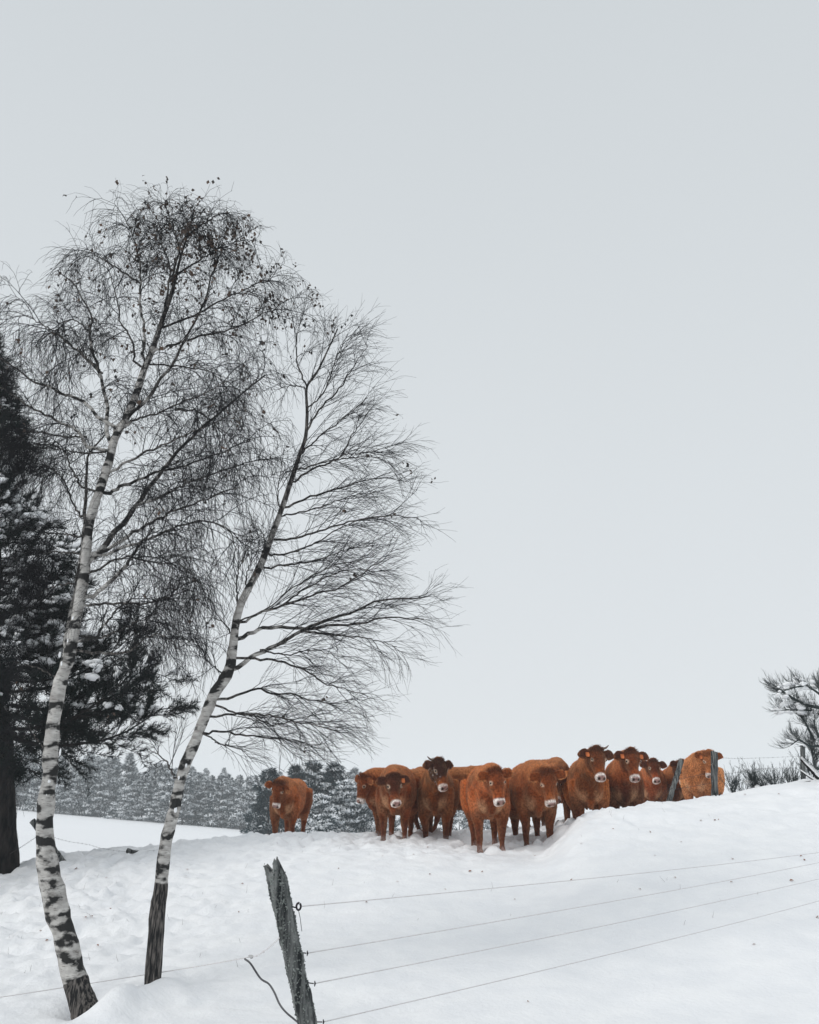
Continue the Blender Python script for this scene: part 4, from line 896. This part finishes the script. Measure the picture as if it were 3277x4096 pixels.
# broken fence on the left
add_post('fence_post', 'broken dark stake leaning behind the tall birch', P(243, 3440, 13.4), P(130, 3282, 13.4), .055, .045, 71, extra=.2, sides=12)
barbed('sagging barbed wire between the dark stake and the fallen post tip', [(200, 3345), (270, 3365), (350, 3378), (420, 3396), (525, 3408), (640, 3400), (735, 3406)], [13.4, 13.4, 13.5, 13.6, 13.7, 13.8, 14], 'barbed wires of the broken fence')
barbed('slack barbed wire between the pine trunk and the dark stake', [(40, 3415), (90, 3385), (150, 3345)], [13.5, 13.4, 13.4], 'barbed wires of the broken fence')
g_ = hit(523, 3412); mb = MB(); st = P(508, 3402, 13.8)
lp = cat([st, P(525, 3406, 13.8), P(545, 3406, 13.85), P(560, 3405, 13.9)], 12); mb.tube(lp, [.035, .04, .04, .038, .034, .03, .024, .018, .016, .014, .012, .01], 10, rnoise=.15)
so_ = empty('fallen_stake', st, 'fallen dark stake tip capped with snow on the bank crest', 'stake'); mb.build('wood', M['post'], so_)
mb = MB(); mb.lump(lp[5] + np.array([0, 0, .04]), .09, .03, .022, 3, 2); mb.build('snow', M['snowlump'], so_)

# ------------------------------------------------------------------ broom and scrub on the right bank
def broom(label, px_, py_, Y, hgt, spread, n, seed, snowk=3, lean=(0, 0)):
    r = np.random.default_rng(seed); base = P(px_, py_, Y); base[2] = float(ground(base[0], Y)) - .03
    if proj(base)[1] < py_: base[2] = P(px_, py_, Y)[2]
    root = empty('broom_bush', base, label, 'bush', 'broom bushes on the bank'); mb = MB()
    d = nrm(np.stack([r.normal(lean[0], spread, n), r.normal(lean[1], spread, n), np.ones(n)], -1)); L = r.uniform(.4, .85, n) * hgt
    t = np.linspace(0, 1, 6)[None, :, None]; pts = base + d[:, None] * t * L[:, None, None] + np.array([0, 0, 1]) * (t ** 2) * (L * .18)[:, None, None] * np.sign(r.random((n, 1, 1)) - .3) + np.cumsum(r.normal(0, .006, (n, 6, 3)), 1) * (t > 0)
    mb.twigs(pts, .004, .0018); n = n; b = spawn(pts[: max(4, n * 2 // 3)], 5, .3, 1., .1 * hgt + .04, .38 * hgt, .95, .3, -.1, 4, .06); mb.twigs(b, .003, .0016)
    c = spawn(b, 3, .3, 1., .05, .16 * hgt + .04, .95, .35, -.05, 3, .05); mb.twigs(c, .0022, .0014)
    mb.build('stems', M['broom'], root, smooth=False); sn = MB()
    for k in range(snowk): sn.lump(base + np.array([r.normal(.03, .08), r.normal(.1, .08), r.uniform(.02, .3 * hgt)]), r.uniform(.04, .10), .06, r.uniform(.03, .05), seed + k, 2)
    if snowk: sn.build('snow', M['snowlump'], root)
broom('spiky broom clump just right of the upright post', 2932, 3172, 15.6, .60, .30, 26, 81, 0, (-.02, 0))
broom('small thin broom tuft behind the spiky clump', 2968, 3150, 16.2, .42, .4, 18, 82, 2)
broom('dark broom clump half buried in heaped snow', 3022, 3165, 15.5, .55, .45, 34, 83, 6, (-.15, 0))
broom('bent broom clump flattened under snow to the right of the buried one', 3062, 3160, 15.5, .48, .5, 32, 84, 5, (-.4, 0))
broom('upright broom clump left of the edge post', 3105, 3140, 16.4, .60, .4, 34, 85, 2)
broom('hazy broom mass in front of the edge post', 3165, 3132, 16.6, .62, .4, 40, 86, 2)
broom('broom shoots at the foot of the right edge tree', 3245, 3120, 16.0, .6, .45, 34, 87, 2)
broom('tiny dry tuft poking from the snow before the upright post', 2868, 3196, 14.6, .16, .5, 8, 88, 0)
def edge_tree():
    global rng
    rng = np.random.default_rng(91); Y0 = 14.6
    base = P(3370, 3140, Y0); base[2] = float(ground(base[0], Y0)) - .1
    root = empty('broom_tree', base, 'snowy crooked dark tree reaching in from the right edge', 'tree')
    tr = MB(); K = 20
    limbs = [[(3370, 3140), (3345, 3060), (3305, 2990), (3268, 2930), (3255, 2880)], [(3370, 3140), (3370, 3000), (3350, 2900), (3300, 2840), (3220, 2818), (3160, 2785), (3125, 2760), (3105, 2745)],
             [(3350, 2900), (3290, 2862), (3240, 2842), (3190, 2840), (3120, 2840)], [(3360, 2930), (3330, 2830), (3270, 2770), (3220, 2745), (3160, 2755), (3110, 2775)],
             [(3370, 3000), (3400, 2860), (3365, 2800), (3310, 2765), (3270, 2755)], [(3255, 2960), (3225, 2895), (3205, 2860)], [(3330, 3010), (3290, 2985), (3240, 2985), (3200, 2960), (3165, 2980)],
             [(3345, 3060), (3270, 3075), (3255, 3040), (3246, 2990)]]
    ps = []
    for k, l_ in enumerate(limbs):
        d_ = rng.uniform(-.4, .4); q = cat([P(x, y, Y0 + d_ * i / (len(l_) - 1)) for i, (x, y) in enumerate(l_)], K); ps.append(q)
        tr.tube(q, np.linspace(.05 if k < 2 else .028, .008, K), 7, caps=False, rnoise=.1)
    ps = np.array(ps); tw = MB()
    a = spawn(ps, 13, .3, 1., .10, .32, .45, .5, -.25, 6, .10, (-.1, 0, .35), .3); b = spawn(a, 7, .1, 1., .12, .3, .8, .5, -.25, 4, .08, (0, 0, .25), .3); c = spawn(b, 4, .2, 1., .07, .16, .9, .4, -.1, 3, .06, (0, 0, .1), .2)
    tw.twigs(a, .005, .0025); tw.twigs(b, .003, .0016); tw.twigs(c, .0022, .0013)
    sn = MB(); rr = np.random.default_rng(5)
    for k in range(70):
        q = ps[rr.integers(1, 5)][rr.integers(7, 20)] + rr.normal(0, .07, 3); s_ = rr.uniform(.025, .06)
        sn.lump(q + np.array([0, 0, .04]), s_ * 1.6, s_, s_ * .7, k, 2, .35, rr.random() * 3)
    tr.build('trunk', M['broom'], root); tw.build('crown', M['broom'], root, smooth=False); sn.build('snow', M['snowlump'], root)
edge_tree()
# fallen snow-covered limb
dl0 = P(3205, 3038, 15.0); root = empty('fallen_branch', P(3277, 3120, 14.9), 'dead branch with a thick line of snow slanting at the right edge', 'branch')
mb = MB(); q = cat([dl0, P(3240, 3075, 14.95), P(3277, 3112, 14.9), P(3340, 3165, 14.8)], 16); mb.tube(q, np.linspace(.022, .06, 16), 9, rnoise=.12)
mb.tube(cat([P(3203, 3085, 15), P(3240, 3110, 14.95), P(3290, 3140, 14.9)], 10), np.linspace(.008, .022, 10), 7); mb.tube(cat([P(3170, 3148, 14.8), P(3205, 3134, 14.8), P(3242, 3126, 14.8)], 8), .014, 7); mb.build('wood', M['pinebark'], root)
mb = MB(); mb.tube(q + np.array([.0, -.012, .042]), np.linspace(.02, .055, 16), 10, rnoise=.2); mb.tube(cat([P(3203, 3080, 15), P(3240, 3105, 14.93), P(3290, 3135, 14.88)], 10), np.linspace(.01, .02, 10), 7); mb.build('snow', M['snowlump'], root)

# ------------------------------------------------------------------ fallen leaves and dry stems on the snow
lm = MB(); lm.add([(0, -.018, .003), (.012, -.004, .009), (.006, .014, .006), (0, .024, .002), (-.008, .013, .008), (-.013, -.003, .012)], None, [(0, 1, 5), (1, 2, 4), (1, 4, 5), (2, 3, 4)])
leaf_me = lm.mesh('fallen_leaf', M['fallen'], smooth=False)
lpos = [(1880, 3486), (1930, 3490), (1355, 3477), (1218, 3390), (1712, 3392), (1655, 3422), (1465, 3612), (1880, 3488), (2287, 3523), (2453, 3318), (2327, 3376), (2927, 3532), (3166, 3525), (3205, 3428), (3218, 3443), (2805, 3285), (2860, 3283), (2875, 3280), (2113, 4012),
        (3016, 3782), (3272, 3674), (2620, 3424), (2700, 3512), (305, 3482), (366, 3672), (342, 3682), (440, 3638), (162, 3728), (188, 3765), (390, 3788), (425, 3514), (955, 3652), (970, 3538), (750, 3480), (745, 3508), (1720, 3500), (1530, 3425), (1780, 3560), (2560, 3560), (2930, 3440), (2318, 3285), (2980, 3180), (3115, 3178),
        (2140, 3425), (1590, 3530), (2060, 3600), (2600, 3330), (2725, 3370)]
lr = random.Random(3)
for x_, y_ in lpos:
    h_ = hit(x_, y_); o = bpy.data.objects.new('fallen_leaf', leaf_me); C.objects.link(o); o.location = h_ + np.array([0, 0, .004])
    o.rotation_euler = (lr.uniform(-.5, .5), lr.uniform(-.5, .5), lr.uniform(0, 6.3)); s_ = lr.uniform(.7, 1.25); o.scale = (s_, s_, s_)
    tag(o, 'small brown birch leaf lying on the snow', 'leaf', 'fallen birch leaves scattered on the snow')
rng = np.random.default_rng(77); mb = MB(); gp = []
for _ in range(60):
    if rng.random() < .6: gp.append((rng.uniform(0, 1000), rng.uniform(3460, 3900)))
    else: gp.append((rng.uniform(1000, 3200), rng.uniform(3250, 3700)))
gp += [(2443, 3262), (2447, 3268), (2438, 3250), (2660, 3250), (2650, 3215), (1480, 3420), (1280, 3330), (1090, 3410)]
b_ = np.array([hit(*q) for q in gp]); n_ = len(b_); d_ = nrm(np.stack([rng.normal(0, .5, n_), rng.normal(0, .5, n_), np.ones(n_)], -1)); L_g = rng.uniform(.02, .09, n_)
t_ = np.linspace(0, 1, 4)[None, :, None]; mb.twigs(b_[:, None] + d_[:, None] * t_ * L_g[:, None, None] + rng.normal(0, .002, (n_, 4, 3)) * (t_ > 0), .0016, .0008)
tag(mb.build('dry_grass', M['grass'], smooth=False), 'thin dry grass stems poking through the snow of the bank', 'grass', kind='stuff')

# ------------------------------------------------------------------ winter haze
hz = MB(); X0, X1, Y0_, Y1, Z0, Z1 = -640., 640., -130., 720., -16., 22.
v8 = [(x, y, z) for z in (Z0, Z1) for x, y in ((X0, Y0_), (X1, Y0_), (X1, Y1), (X0, Y1))]
hm = bpy.data.materials.new('haze'); hm.use_nodes = True; hn = hm.node_tree.nodes; hn.remove(hn['Principled BSDF'])
pv = hn.new('ShaderNodeVolumePrincipled'); pv.inputs['Color'].default_value = (.93, .965, .99, 1); pv.inputs['Density'].default_value = .0011; pv.inputs['Anisotropy'].default_value = .1
hm.node_tree.links.new(pv.outputs[0], hn['Material Output'].inputs['Volume'])
hz.add(v8, [(3, 2, 1, 0), (4, 5, 6, 7), (0, 1, 5, 4), (1, 2, 6, 5), (2, 3, 7, 6), (3, 0, 4, 7)])
tag(hz.build('haze', hm, smooth=False), 'thin grey winter haze over the whole snowfield', 'haze', kind='stuff')
